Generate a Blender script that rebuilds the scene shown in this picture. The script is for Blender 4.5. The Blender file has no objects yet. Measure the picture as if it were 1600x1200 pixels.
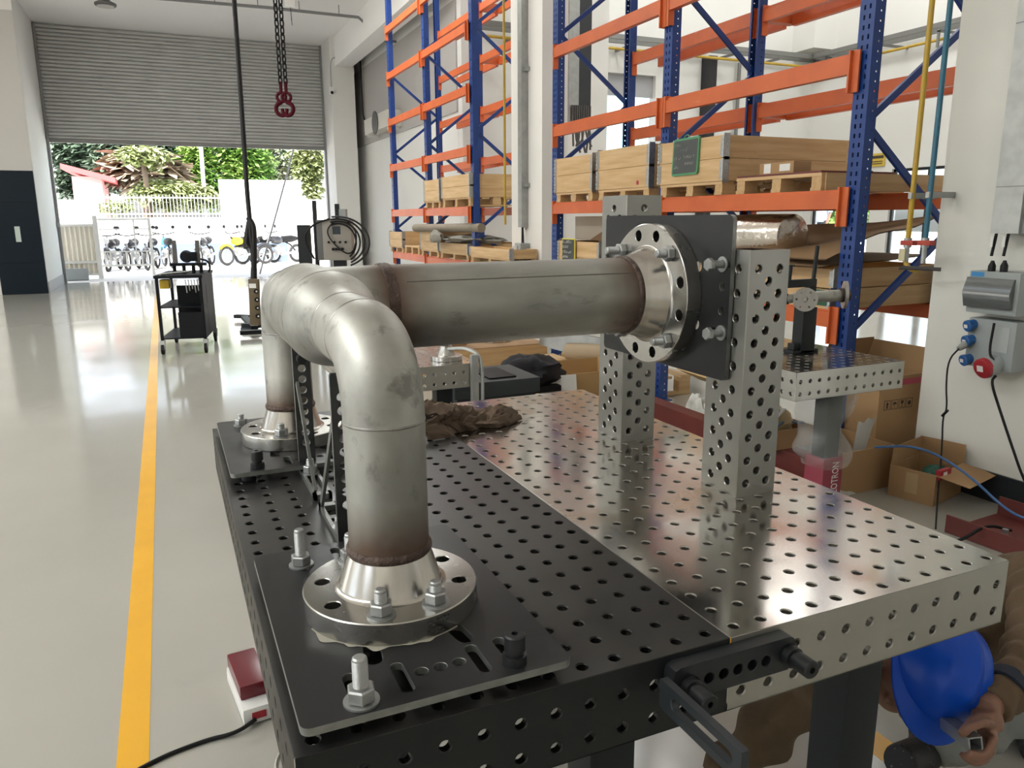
import bpy, bmesh, math, random
from math import sin, cos, pi, radians as rad, sqrt, atan2
from mathutils import Vector as V, Matrix as Mx, noise
from mathutils.geometry import delaunay_2d_cdt
sc = bpy.context.scene
COL = sc.collection
# ---------------------------------------------------------------- camera
RW = ((0.9129399, -0.40805935, -0.00532104), (-0.09075991, -0.1903079, -0.9775201), (0.39787358, 0.89290004, -0.2107751))
CP = V((-0.67969657, -0.77318361, 1.43005858)); FPX = 1200.0
cd = bpy.data.cameras.new('camera'); cam = bpy.data.objects.new('camera', cd); COL.objects.link(cam)
cd.sensor_width = 36; cd.lens = 27; cd.clip_start = .02; cd.clip_end = 400
r_, d_, f_ = [V(a) for a in RW]
M4 = Mx((( r_.x, -d_.x, -f_.x, CP.x), (r_.y, -d_.y, -f_.y, CP.y), (r_.z, -d_.z, -f_.z, CP.z), (0, 0, 0, 1)))
cam.matrix_world = M4
sc.camera = cam
# ---------------------------------------------------------------- world, sun, exposure
w = bpy.data.worlds.new('world'); sc.world = w; w.use_nodes = True
wn = w.node_tree; bg = wn.nodes['Background']
sky = wn.nodes.new('ShaderNodeTexSky'); sky.sky_type = 'NISHITA'; sky.sun_disc = False
sky.sun_elevation = rad(50); sky.sun_rotation = rad(200); sky.air_density = 1.0; sky.dust_density = 3.0; sky.ozone_density = 1.0
hs = wn.nodes.new('ShaderNodeHueSaturation'); hs.inputs['Saturation'].default_value = .45
wn.links.new(sky.outputs[0], hs.inputs['Color']); wn.links.new(hs.outputs[0], bg.inputs[0]); bg.inputs[1].default_value = .36
sun = bpy.data.lights.new('sun', 'SUN'); sun.energy = 10; sun.angle = rad(2); sun.color = (1, .965, .90)
so = bpy.data.objects.new('sun', sun); COL.objects.link(so)
so.rotation_euler = V((.35, .62, -1.0)).to_track_quat('-Z', 'Y').to_euler()
vs = sc.view_settings; vs.view_transform = 'Standard'; vs.look = 'None'; vs.exposure = 0.8; vs.gamma = 1; vs.use_curve_mapping = False
sc.cycles.max_bounces = 7; sc.cycles.diffuse_bounces = 5; sc.cycles.glossy_bounces = 4; sc.cycles.transmission_bounces = 6
sc.cycles.sample_clamp_indirect = 6; sc.cycles.caustics_reflective = False; sc.cycles.caustics_refractive = False
def ceiling_fill(n, x, y, z, sx, sy, e):  # added area light under the solid ceilings to brighten the interior; no roof opening
    l = bpy.data.lights.new('ceiling_fill', 'AREA'); l.shape = 'RECTANGLE'; l.size = sx; l.size_y = sy; l.energy = e; l.color = (.98, 1, .975)
    o = bpy.data.objects.new('ceiling_fill', l); COL.objects.link(o); o.location = (x, y, z)
for k_, (x_, y_) in enumerate(((6.5, 3.0), (6.5, 9), (10, 3), (10, 9))): ceiling_fill(k_, x_, y_, 7.95, 1.4, 3.5, 85)
for x_, y_ in ((-5.5, 0), (-5.5, 4.5), (-5.5, 11), (1.6, 10.5)): ceiling_fill(0, x_, y_, 5.66, 1.4, 3.5, 130)
# ---------------------------------------------------------------- photo ray -> world point on a known plane
def ray(u, v):
    return r_ * ((u - 800) / FPX) + d_ * ((v - 600) / FPX) + f_
def az(u, v, z):
    d = ray(u, v); return CP + d * ((z - CP.z) / d.z)
def ay(u, v, y):
    d = ray(u, v); return CP + d * ((y - CP.y) / d.y)
def ax(u, v, x):
    d = ray(u, v); return CP + d * ((x - CP.x) / d.x)
# ---------------------------------------------------------------- materials
def lin(c): return tuple((x / 12.92 if x <= .04045 else ((x + .055) / 1.055) ** 2.4) for x in c)
MATS = {}
def mat(name, col, rough=.5, metal=0., col2=None, scale=6., amt=.5, bump=0., bscale=40., rvar=0., stretch=None, alpha=None, spec=None, coat=0., trans=0., emit=None, detail=4, lo=.35, hi=.65):
    if name in MATS: return MATS[name]
    m = bpy.data.materials.new(name); m.use_nodes = True; nt = m.node_tree; N = nt.nodes; Lk = nt.links
    b = N['Principled BSDF']; c4 = (*col, 1)
    b.inputs['Base Color'].default_value = c4; b.inputs['Roughness'].default_value = rough; b.inputs['Metallic'].default_value = metal
    if spec is not None: b.inputs['Specular IOR Level'].default_value = spec
    if coat: b.inputs['Coat Weight'].default_value = coat; b.inputs['Coat Roughness'].default_value = .08
    if trans: b.inputs['Transmission Weight'].default_value = trans
    if alpha is not None: b.inputs['Alpha'].default_value = alpha
    if emit: b.inputs['Emission Color'].default_value = (*emit[0], 1); b.inputs['Emission Strength'].default_value = emit[1]
    if col2 is not None or bump or rvar:
        tc = N.new('ShaderNodeTexCoord'); src = tc.outputs['Object']
        if stretch:
            mp = N.new('ShaderNodeMapping'); mp.inputs['Scale'].default_value = stretch; Lk.new(src, mp.inputs[0]); src = mp.outputs[0]
        if col2 is not None or rvar:
            n = N.new('ShaderNodeTexNoise'); n.inputs['Scale'].default_value = scale; n.inputs['Detail'].default_value = detail; Lk.new(src, n.inputs['Vector'])
            mr = N.new('ShaderNodeMapRange'); mr.inputs[1].default_value = lo; mr.inputs[2].default_value = hi; Lk.new(n.outputs[0], mr.inputs[0])
            if col2 is not None:
                mx = N.new('ShaderNodeMix'); mx.data_type = 'RGBA'; mx.inputs[6].default_value = c4; mx.inputs[7].default_value = (*col2, 1)
                ml = N.new('ShaderNodeMath'); ml.operation = 'MULTIPLY'; ml.inputs[1].default_value = amt; Lk.new(mr.outputs[0], ml.inputs[0])
                Lk.new(ml.outputs[0], mx.inputs[0]); Lk.new(mx.outputs[2], b.inputs['Base Color'])
                m['mixnode'] = mx.name
            if rvar:
                ma = N.new('ShaderNodeMath'); ma.operation = 'MULTIPLY_ADD'; ma.inputs[1].default_value = rvar; ma.inputs[2].default_value = rough; Lk.new(mr.outputs[0], ma.inputs[0]); Lk.new(ma.outputs[0], b.inputs['Roughness'])
        if bump:
            n2 = N.new('ShaderNodeTexNoise'); n2.inputs['Scale'].default_value = bscale; n2.inputs['Detail'].default_value = 3; Lk.new(src, n2.inputs['Vector'])
            bp = N.new('ShaderNodeBump'); bp.inputs['Strength'].default_value = bump; bp.inputs['Distance'].default_value = .01; Lk.new(n2.outputs[0], bp.inputs['Height']); Lk.new(bp.outputs[0], b.inputs['Normal'])
    MATS[name] = m; return m
def overlay(m, col, scale, lo, hi, amt=1., stretch=None, rough=None, seed=0.):
    """adds a second layer of stains over a mat()'s colour"""
    nt = m.node_tree; N = nt.nodes; Lk = nt.links; b = N['Principled BSDF']; inp = b.inputs['Base Color']
    tc = N.new('ShaderNodeTexCoord'); mp = N.new('ShaderNodeMapping'); mp.inputs['Location'].default_value = (seed, seed * 1.7, 0)
    if stretch: mp.inputs['Scale'].default_value = stretch
    Lk.new(tc.outputs['Object'], mp.inputs[0])
    n = N.new('ShaderNodeTexNoise'); n.inputs['Scale'].default_value = scale; n.inputs['Detail'].default_value = 6; n.inputs['Roughness'].default_value = .6; Lk.new(mp.outputs[0], n.inputs['Vector'])
    mr = N.new('ShaderNodeMapRange'); mr.inputs[1].default_value = lo; mr.inputs[2].default_value = hi; mr.inputs[4].default_value = amt; Lk.new(n.outputs[0], mr.inputs[0])
    mx = N.new('ShaderNodeMix'); mx.data_type = 'RGBA'; mx.inputs[7].default_value = (*col, 1); Lk.new(mr.outputs[0], mx.inputs[0])
    if inp.links: Lk.new(inp.links[0].from_socket, mx.inputs[6])
    else: mx.inputs[6].default_value = inp.default_value
    Lk.new(mx.outputs[2], inp)
    if rough is not None:
        ri = b.inputs['Roughness']; ma = N.new('ShaderNodeMix'); ma.data_type = 'FLOAT'; ma.inputs[3].default_value = rough; Lk.new(mr.outputs[0], ma.inputs[0])
        if ri.links: Lk.new(ri.links[0].from_socket, ma.inputs[2])
        else: ma.inputs[2].default_value = ri.default_value
        Lk.new(ma.outputs[0], ri)
    return m
def tint_bands(m, axis, spots, width, col, amt=.8):
    """heat tint left by welding: brown bands round the pipe at the given coordinates"""
    nt = m.node_tree; N = nt.nodes; Lk = nt.links; b = N['Principled BSDF']; inp = b.inputs['Base Color']
    ge = N.new('ShaderNodeTexCoord'); sp = N.new('ShaderNodeSeparateXYZ'); Lk.new(ge.outputs['Object'], sp.inputs[0])
    nz = N.new('ShaderNodeTexNoise'); nz.inputs['Scale'].default_value = 14; Lk.new(ge.outputs['Object'], nz.inputs['Vector'])
    for s in spots:
        a = N.new('ShaderNodeMath'); a.operation = 'SUBTRACT'; Lk.new(sp.outputs[axis], a.inputs[0]); a.inputs[1].default_value = s
        c = N.new('ShaderNodeMath'); c.operation = 'ABSOLUTE'; Lk.new(a.outputs[0], c.inputs[0])
        e = N.new('ShaderNodeMath'); e.operation = 'MULTIPLY_ADD'; Lk.new(nz.outputs[0], e.inputs[0]); e.inputs[1].default_value = -width * .7; Lk.new(c.outputs[0], e.inputs[2])
        mr = N.new('ShaderNodeMapRange'); mr.inputs[1].default_value = -width * .2; mr.inputs[2].default_value = width * .75; mr.inputs[3].default_value = amt; mr.inputs[4].default_value = 0; Lk.new(e.outputs[0], mr.inputs[0])
        mx = N.new('ShaderNodeMix'); mx.data_type = 'RGBA'; mx.inputs[7].default_value = (*col, 1); Lk.new(mr.outputs[0], mx.inputs[0])
        if inp.links: Lk.new(inp.links[0].from_socket, mx.inputs[6])
        else: mx.inputs[6].default_value = inp.default_value
        Lk.new(mx.outputs[2], inp)
    return m
def wave_wood(name, c1, c2, stretch=(1, 14, 14), scale=3., rough=.6):
    m = mat(name, c1, rough, 0, c2, scale=scale, amt=1, stretch=stretch, lo=.3, hi=.7, detail=6)
    overlay(m, tuple(x * .55 for x in c2), 5, .68, .78, .7)
    return m
# ---------------------------------------------------------------- mesh builder
class MB:
    def __init__(s): s.v = []; s.f = []; s.mi = 0; s.m = []
    def add(s, vs, fs, mi=None):
        o = len(s.v); s.v += [V(a) for a in vs]
        for f in fs: s.f.append([i + o for i in f]); s.m.append(s.mi if mi is None else mi)
        return s
    def box(s, x0, x1, y0, y1, z0, z1, M=None, mi=None):
        vs = [V((x, y, z)) for z in (z0, z1) for y in (y0, y1) for x in (x0, x1)]
        if M is not None: vs = [M @ a for a in vs]
        return s.add(vs, [(0, 2, 3, 1), (4, 5, 7, 6), (0, 1, 5, 4), (2, 6, 7, 3), (1, 3, 7, 5), (0, 4, 6, 2)], mi)
    def bbox(s, x0, x1, y0, y1, z0, z1, b, M=None, mi=None):
        """box with bevelled edges"""
        bm = bmesh.new(); bmesh.ops.create_cube(bm, size=1)
        for v in bm.verts: v.co = V(((x0 + x1) / 2 + v.co.x * (x1 - x0), (y0 + y1) / 2 + v.co.y * (y1 - y0), (z0 + z1) / 2 + v.co.z * (z1 - z0)))
        bmesh.ops.bevel(bm, geom=list(bm.edges), offset=b, segments=2, affect='EDGES', profile=.7)
        bm.verts.ensure_lookup_table()
        vs = [(M @ v.co if M is not None else v.co.copy()) for v in bm.verts]; fs = [[v.index for v in f.verts] for f in bm.faces]
        bm.free(); return s.add(vs, fs, mi)
    def ring(s, c, n, r, k, ref=None, ph=0.):
        n = V(n).normalized(); a = V(ref) if ref is not None else (V((0, 0, 1)) if abs(n.z) < .9 else V((1, 0, 0)))
        u = (a - n * a.dot(n)).normalized(); w = n.cross(u)
        return [V(c) + (u * cos(2 * pi * i / k + ph) + w * sin(2 * pi * i / k + ph)) * r for i in range(k)]
    def loft(s, rings, cap0=True, cap1=True, mi=None):
        k = len(rings[0]); o = len(s.v); vs = [p for r in rings for p in r]; fs = []
        for j in range(len(rings) - 1):
            for i in range(k):
                a = j * k + i; b = j * k + (i + 1) % k; fs.append((a, b, b + k, a + k))
        if cap0: fs.append(tuple(range(k - 1, -1, -1)))
        if cap1: fs.append(tuple(range(len(vs) - k, len(vs))))
        return s.add(vs, fs, mi)
    def cyl(s, p0, p1, r, k=16, r2=None, cap=True, ph=0., mi=None):
        p0 = V(p0); p1 = V(p1); n = p1 - p0; r2 = r if r2 is None else r2
        return s.loft([s.ring(p0, n, r, k, ph=ph), s.ring(p1, n, r2, k, ph=ph)], cap, cap, mi)
    def lathe(s, c, n, prof, k=32, cap0=False, cap1=False, ph=0., mi=None):
        """prof: list of (distance along n, radius)"""
        n = V(n).normalized(); return s.loft([s.ring(V(c) + n * d, n, r, k, ph=ph) for d, r in prof], cap0, cap1, mi)
    def tube(s, pts, r, k=8, smooth=0, cap=True, mi=None):
        P = [V(p) for p in pts]
        for _ in range(smooth):
            Q = [P[0]]
            for a, b in zip(P, P[1:]): Q += [a * .75 + b * .25, a * .25 + b * .75]
            P = Q + [P[-1]]
        T = [(P[min(i + 1, len(P) - 1)] - P[max(i - 1, 0)]).normalized() for i in range(len(P))]
        u = T[0].orthogonal().normalized(); rings = []
        for i, (p, t) in enumerate(zip(P, T)):
            u = (u - t * u.dot(t)).normalized(); w = t.cross(u); rr = r(i / (len(P) - 1)) if callable(r) else r
            rings.append([p + (u * cos(2 * pi * j / k) + w * sin(2 * pi * j / k)) * rr for j in range(k)])
        return s.loft(rings, cap, cap, mi)
    def prism(s, pts, off, mi=None):
        """extrude a 3-D polygon along the vector off"""
        P = [V(p) for p in pts]; off = V(off); k = len(P)
        fs = [tuple(range(k - 1, -1, -1)), tuple(range(k, 2 * k))] + [(i, (i + 1) % k, (i + 1) % k + k, i + k) for i in range(k)]
        return s.add(P + [p + off for p in P], fs, mi)
    def beam(s, p0, p1, a, b, up=(0, 0, 1), mi=None):
        """rectangular bar from p0 to p1, a wide (sideways), b high (along up)"""
        p0 = V(p0); p1 = V(p1); t = (p1 - p0).normalized(); u = V(up); u = (u - t * u.dot(t)).normalized(); w = t.cross(u)
        R = lambda p: [p + w * a / 2 + u * b / 2, p - w * a / 2 + u * b / 2, p - w * a / 2 - u * b / 2, p + w * a / 2 - u * b / 2]
        return s.loft([R(p0), R(p1)], mi=mi)
    def grid(s, fn, nu, nv, mi=None, closeu=False):
        vs = [fn(i / (nu if closeu else nu - 1), j / (nv - 1)) for j in range(nv) for i in range(nu)]; fs = []
        for j in range(nv - 1):
            for i in range(nu if closeu else nu - 1):
                a = j * nu + i; b = j * nu + (i + 1) % nu; fs.append((a, b, b + nu, a + nu))
        return s.add(vs, fs, mi)
    def panel(s, O, U, W, outline, holes, t, ch=.0012, back=False, mi=0, mih=None):
        """perforated sheet: outline and holes are 2-D loops in the frame O + x U + y W, thickness t away from U x W"""
        O = V(O); U = V(U).normalized(); W = V(W).normalized(); n = U.cross(W); mih = mi if mih is None else mih
        pts = [tuple(p) for p in outline]; loops = [list(range(len(pts)))]
        for h in holes:
            c = V((sum(p[0] for p in h) / len(h), sum(p[1] for p in h) / len(h))); hh = []
            for p in h:
                d = V(p) - c; hh.append(tuple(c + d * (1 + ch / max(d.length, 1e-6))))
            loops.append(list(range(len(pts), len(pts) + len(hh)))); pts += hh
        ed = [(l[i], l[(i + 1) % len(l)]) for l in loops for i in range(len(l))]
        r = delaunay_2d_cdt([V(p) for p in pts], ed, [], 0, 1e-6); ov, tris, oi = r[0], r[2], r[3]
        own = {}
        for li, l in enumerate(loops[1:], 1):
            for i in l: own[i] = li
        lab = [own.get(o[0], 0) if o else 0 for o in oi]
        keep = []
        for tr in tris:
            a = {lab[i] for i in tr}
            if len(a) == 1 and 0 not in a: continue
            keep.append(tuple(tr))
        P3 = lambda p, dd: O + U * p[0] + W * p[1] - n * dd
        s.add([P3(p, 0) for p in ov], keep, mi)
        if back: s.add([P3(p, t) for p in ov], [tuple(reversed(f)) for f in keep], mi)
        for h, l in zip(holes, loops[1:]):
            k = len(h); big = [pts[i] for i in l]
            vs = [P3(p, 0) for p in big] + [P3(p, ch) for p in h] + [P3(p, t) for p in h]; fs = []
            for i in range(k):
                j = (i + 1) % k; fs += [(i, j, j + k, i + k), (i + k, j + k, j + 2 * k, i + 2 * k)]
            s.add(vs, fs, mih)
        if back:
            k = len(outline); s.add([P3(p, 0) for p in outline] + [P3(p, t) for p in outline], [((i + 1) % k, i, i + k, (i + 1) % k + k) for i in range(k)], mih)
        return s
    def build(s, name, m, parent=None, ang=35, fix=False):
        me = bpy.data.meshes.new(name); off = V((0, 0, 0)); q = parent
        while q is not None: off += q.location; q = q.parent
        me.from_pydata([tuple(a - off) for a in s.v], [], s.f)
        for x in (m if isinstance(m, (list, tuple)) else [m]): me.materials.append(x)
        me.polygons.foreach_set('material_index', s.m)
        if fix:
            bm = bmesh.new(); bm.from_mesh(me); bmesh.ops.recalc_face_normals(bm, faces=bm.faces); bm.to_mesh(me); bm.free()
        if ang: me.shade_smooth(); me.set_sharp_from_angle(angle=rad(ang))
        me.update()
        o = bpy.data.objects.new(name, me); COL.objects.link(o); o.parent = parent
        return o
def circ(x, y, r, k=14): return [(x + r * cos(2 * pi * i / k), y + r * sin(2 * pi * i / k)) for i in range(k)]
def slot(x0, y0, x1, y1, r, k=7):
    a = atan2(y1 - y0, x1 - x0); P = []
    for i in range(k): t = a - pi / 2 + pi * i / (k - 1); P.append((x1 + r * cos(t), y1 + r * sin(t)))
    for i in range(k): t = a + pi / 2 + pi * i / (k - 1); P.append((x0 + r * cos(t), y0 + r * sin(t)))
    return P
def rrect(x0, y0, x1, y1, r, k=4):
    P = []
    for cx, cy, a in ((x1 - r, y0 + r, -90), (x1 - r, y1 - r, 0), (x0 + r, y1 - r, 90), (x0 + r, y0 + r, 180)):
        for i in range(k + 1): t = rad(a + 90 * i / k); P.append((cx + r * cos(t), cy + r * sin(t)))
    return P
# ---------------------------------------------------------------- naming
def tag(o, label=None, cat=None, group=None, kind=None):
    if label: o['label'] = label
    if cat: o['category'] = cat
    if group: o['group'] = group
    if kind: o['kind'] = kind
    return o
def thing(name, loc, label, cat, group=None):
    o = bpy.data.objects.new(name, None); COL.objects.link(o); o.location = V(loc); o.empty_display_size = .1
    return tag(o, label, cat, group)
def struct(name, mb, m, ang=35, fix=True): return tag(mb.build(name, m, None, ang, fix), kind='structure')
def dup(root, loc, label, rz=0, group=None, rot=None):
    def cp(o, par):
        c = o.copy(); COL.objects.link(c); c.parent = par
        for ch in [x for x in o.children]: cp(ch, c)
        return c
    r = cp(root, None); r.location = V(loc); r.rotation_euler = rot if rot else (0, 0, rz); r['label'] = label
    if group: r['group'] = group
    return r
def letters(name, body, size, M, m, parent=None, align='CENTER', depth=.0005):
    cu = bpy.data.curves.new(name, 'FONT'); cu.body = body; cu.size = size; cu.align_x = align; cu.align_y = 'CENTER'; cu.extrude = depth; cu.resolution_u = 2
    t = bpy.data.objects.new(name, cu); COL.objects.link(t)
    me = bpy.data.meshes.new_from_object(t.evaluated_get(bpy.context.evaluated_depsgraph_get())); bpy.data.objects.remove(t)
    off = V((0, 0, 0)); q = parent
    while q is not None: off += q.location; q = q.parent
    me.transform(M); me.transform(Mx.Translation(-off)); me.materials.clear(); me.materials.append(m)
    o = bpy.data.objects.new(name, me); COL.objects.link(o); o.parent = parent; return o
def frame(O, U, W):
    """matrix with local x along U, local y along W"""
    U = V(U).normalized(); W = V(W); W = (W - U * W.dot(U)).normalized(); n = U.cross(W)
    return Mx(((U.x, W.x, n.x, O[0]), (U.y, W.y, n.y, O[1]), (U.z, W.z, n.z, O[2]), (0, 0, 0, 1)))
RNG = random.Random(7)
def scribble(O, U, W, wd, h, m, par, seed=0, th=.0007, name='writing', fn=None):
    """illegible hand or stamped writing: short strokes along a line"""
    R = random.Random(seed); O, U, W = V(O), V(U).normalized(), V(W).normalized(); n = U.cross(W); b = MB(); x = 0
    while x < wd - h * .5:
        lw = h * R.uniform(.35, .6); P = [(x + lw * R.random(), h * R.random()) for _ in range(R.choice((2, 3, 4)))]
        P = [(x, 0)] + P + [(x + lw, h * R.random())]
        for p, q in zip(P, P[1:]):
            f = fn or (lambda a, c: O + U * a + W * c); p3, q3 = f(*p), f(*q)
            if (q3 - p3).length > 1e-5: b.tube([p3, q3], th, 4)
        x += lw + h * R.uniform(.12, .35)
        if R.random() < .12: x += h * .7
    return b.build(name, m, par, 0)
# ---------------------------------------------------------------- palette
WALL = mat('wall_paint', (.76, .75, .72), .8, 0, (.68, .67, .64), scale=.7, amt=.4)
WALLG = mat('grey_wall_paint', (.50, .485, .46), .8)
CEIL = mat('ceiling_paint', (.90, .88, .86), .85)
FLOOR = mat('epoxy_floor', (.39, .38, .34), .09, 0, (.35, .34, .30), scale=1.3, amt=.5, bump=.012, bscale=9, rvar=.06, spec=.55)
overlay(FLOOR, (.25, .24, .21), 2.2, .62, .8, .25)
YEL = mat('yellow_floor_paint', (.80, .42, .02), .25, 0, (.70, .36, .02), scale=3, amt=.6)
overlay(YEL, (.45, .30, .1), 9, .66, .74, .5)
CONC = mat('yard_concrete', (.76, .745, .71), .85, 0, (.68, .66, .62), scale=.6, amt=.7)
BLKB = mat('black_skirting', (.012, .016, .02), .35, 0, (.03, .035, .04), scale=6, amt=.5)
BTILE = mat('black_tile', (.004, .010, .017), .35, spec=.15)
SHUT = mat('shutter_steel', (.50, .50, .49), .42, .35, (.42, .42, .41), scale=2, amt=.5)
STEEL = mat('pipe_steel', (.42, .415, .39), .40, 1, (.33, .325, .305), scale=5, amt=.9, rvar=.12, stretch=(1, 1, 1), detail=6)
overlay(STEEL, (.60, .59, .56), 7, .60, .72, .6, seed=3); overlay(STEEL, (.20, .18, .16), 22, .70, .78, .5, seed=9)
def steel(name, axis=None, spots=(), width=.05, stretch=(1, 1, 1)):
    m = mat(name, (.50, .50, .465), .47, 1, (.30, .30, .28), scale=6, amt=1, rvar=.12, stretch=stretch, detail=6, bump=.02, bscale=30)
    overlay(m, (.46, .46, .44), 7, .56, .70, .6, seed=3); overlay(m, (.12, .115, .105), 26, .58, .70, .55, seed=9, stretch=stretch); overlay(m, (.20, .19, .18), 3.2, .58, .72, .45, seed=14)
    if spots: tint_bands(m, axis, spots, width, (.13, .075, .05), .85)
    return m
FLG = mat('machined_flange', (.52, .51, .485), .20, 1, (.44, .43, .40), scale=9, amt=.6, rvar=.12)
HUB = mat('machined_hub', (.56, .545, .51), .22, 1, (.40, .38, .35), scale=26, amt=1, stretch=(1, 1, .03))
WELD = mat('weld_bead', (.065, .042, .034), .5, .6, (.13, .095, .08), scale=60, amt=.8, bump=.5, bscale=220)
NUT = mat('galvanised_nut', (.40, .41, .41), .42, .75, (.30, .31, .31), scale=30, amt=.6)
BKB = mat('blackened_bolt', (.014, .015, .017), .42, .2)
TSTEEL = mat('ground_table_steel', (.60, .58, .54), .115, 1, (.48, .45, .41), scale=4.5, amt=.9, rvar=.13, detail=7, lo=.42, hi=.72)
overlay(TSTEEL, (.36, .25, .14), 3.1, .54, .72, .7, rough=.36, seed=2); overlay(TSTEEL, (.66, .65, .62), 2.2, .6, .7, .5, seed=5)
overlay(TSTEEL, (.18, .15, .12), 30, .67, .76, .5, seed=8, stretch=(1, .3, 1))
TSIDE = mat('table_side_steel', (.46, .45, .41), .36, 1, (.38, .37, .335), scale=6, amt=.7, rvar=.1, detail=6)
TBLK = mat('black_table_steel', (.020, .020, .021), .32, .12, (.050, .048, .042), scale=5, amt=.8, rvar=.16, detail=7)
overlay(TBLK, (.16, .13, .10), 5, .66, .78, .35, seed=4); overlay(TBLK, (.20, .18, .15), 40, .72, .78, .35, seed=1)
TBSIDE = mat('black_table_side', (.006, .008, .009), .42, .0, (.012, .013, .013), scale=6, amt=.6, rvar=.1, spec=.35)
RIM = mat('hole_rim', (.34, .33, .31), .3, 1)
PLATE = mat('fixture_plate', (.012, .013, .015), .30, .05, (.026, .026, .027), scale=5, amt=.7, rvar=.15, detail=6, spec=.35)
PEDGE = mat('laser_cut_edge', (.26, .27, .26), .45, .8, (.18, .18, .175), scale=50, amt=.6)
COLS = mat('clamping_column_steel', (.32, .32, .30), .38, 1, (.25, .25, .235), scale=4, amt=.8, rvar=.14, stretch=(1, 1, .35), detail=6)
DGR = mat('dark_grey_paint', (.011, .015, .017), .5, spec=.3); BLUE = mat('rack_blue', (.008, .045, .22), .38, 0, (.007, .035, .17), scale=5, amt=.6)
ORG = mat('rack_orange', (.62, .135, .035), .42, 0, (.50, .10, .03), scale=4, amt=.7)
overlay(ORG, (.62, .36, .25), 30, .66, .76, .5, stretch=(1, .2, 1))
GALV = mat('galvanised_sheet', (.40, .41, .40), .42, .7, (.31, .32, .31), scale=12, amt=.8)
PINE = wave_wood('pine_boards', (.66, .46, .25), (.52, .33, .15), (10, .8, 10)); PINEX = wave_wood('pine_boards_side', (.60, .41, .21), (.47, .29, .13), (.8, 10, 10))
PLY = wave_wood('old_plywood', (.42, .27, .14), (.30, .18, .09), (1, 1, 1))
CARD = mat('cardboard', (.40, .245, .12), .8, 0, (.33, .20, .095), scale=3, amt=.6, bump=.05, bscale=30)
CARDI = mat('cardboard_inside', (.30, .22, .13), .85)
WHITE = mat('white_plastic', (.75, .75, .73), .4); GREYP = mat('grey_plastic', (.30, .33, .33), .5); BLKP = mat('black_rubber', (.007, .007, .008), .55, spec=.25)
REDP = mat('red_paint', (.15, .030, .025), .5, 0, (.11, .025, .02), scale=6, amt=.8); SOCKB = mat('socket_blue', (.02, .10, .30), .4); SOCKR = mat('socket_red', (.36, .02, .03), .45)
# ---------------------------------------------------------------- the hall
b = MB().box(-9, 12.2, -6, 20.02, -.15, 0); struct('floor', b, FLOOR)
b = MB().box(-70, 70, -40, 75, -.3, -.16); b.box(-14, 40, 20.02, 60, -.16, -.012); b.box(12.2, 40, -40, 20.02, -.16, -.02); b.box(-40, -9, -40, 40, -.16, -.02); b.box(-9, 12.2, -40, -6, -.16, -.02)
struct('ground_outside', b, CONC)
b = MB().box(-.922, -.842, -5, 16.5, 0, .0012); struct('trim_floor_line', b, YEL)
b = MB().box(-9, 3.9, -6, 20.3, 5.7, 5.95); struct('ceiling', b, CEIL)
b = MB().box(3.9, 12.4, -6, 12.4, 8.0, 8.2); b.box(3.9, 4.2, 12.2, 20.3, 5.7, 5.95); struct('ceiling_high', b, CEIL)
b = MB().box(3.9, 4.1, -6, 12.2, 5.95, 8.0); struct('wall_above_racks', b, WALL)
b = MB().box(3.5, 3.9, 12.3, 19.0, 5.05, 5.7); struct('ceiling_beam', b, CEIL)
b = MB().box(-9, -2.88, 17.3, 20.3, 0, 5.7); struct('wall_left', b, WALL)
b = MB().box(-9, -2.885, 17.28, 17.3, 2.38, 5.3); struct('wall_left_grey', b, WALLG)
b = MB()
for i in range(4): b.box(-3.68, -2.885, 17.25, 17.3, .03 + i * .59, .03 + i * .59 + .583)
b.box(-3.68, -2.885, 17.262, 17.3, 0, 2.39); struct('wall_left_black_cladding', b, BTILE, 0)
b = MB().box(-2.88, -2.868, 17.32, 20.3, 0, .22); struct('baseboard_left', b, mat('grey_skirting', (.33, .33, .34), .5))
b = MB().box(3.35, 4.3, 20.0, 20.3, 0, 5.7); b.box(-2.88, 3.35, 20.12, 20.3, 5.45, 5.7); struct('wall_front', b, WALL)
b = MB().box(3.38, 3.95, 19.0, 20.0, 0, 5.7); struct('wall_front_pillar', b, WALL)
b = MB().box(4.2, 4.4, 12.41, 20.0, 0, 5.7); struct('wall_right_far', b, WALL)
b = MB().box(4.17, 4.2, 12.4, 19.95, 3.25, 5.05); struct('wall_right_far_grey', b, mat('grey_upper_wall', (.42, .40, .38), .8))
b = MB(); b.panel((4.2, 12.2, 0), (1, 0, 0), (0, 0, 1), [(0, 0), (7.8, 0), (7.8, 8), (0, 8)], [[(2.82, 2.3), (3.92, 2.3), (3.92, 4.05), (2.82, 4.05)]], .2, 0, True); struct('wall_back', b, WALL, 0, False)
wy = [ax(px, 400, 12).y for px in (1262, 1312, 1318, 1352, 1381, 1438, 1500)]
b = MB(); b.panel((12.0, 12.2, 0), (0, -1, 0), (0, 0, 1), [(0, 0), (18.2, 0), (18.2, 8), (0, 8)], [[(12.2 - wy[0], .35), (12.2 - wy[3], .35), (12.2 - wy[3], 2.3), (12.2 - wy[0], 2.3)], [(12.2 - wy[4], .35), (12.2 - wy[6], .35), (12.2 - wy[6], 2.3), (12.2 - wy[4], 2.3)]], .2, 0, True); struct('wall_right', b, WALL, 0, False)
GL = mat('window_glass', (.9, .95, .95), .02, trans=1.0, spec=.5)
FRM = mat('dark_window_frame', (.02, .025, .03), .4)
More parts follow.
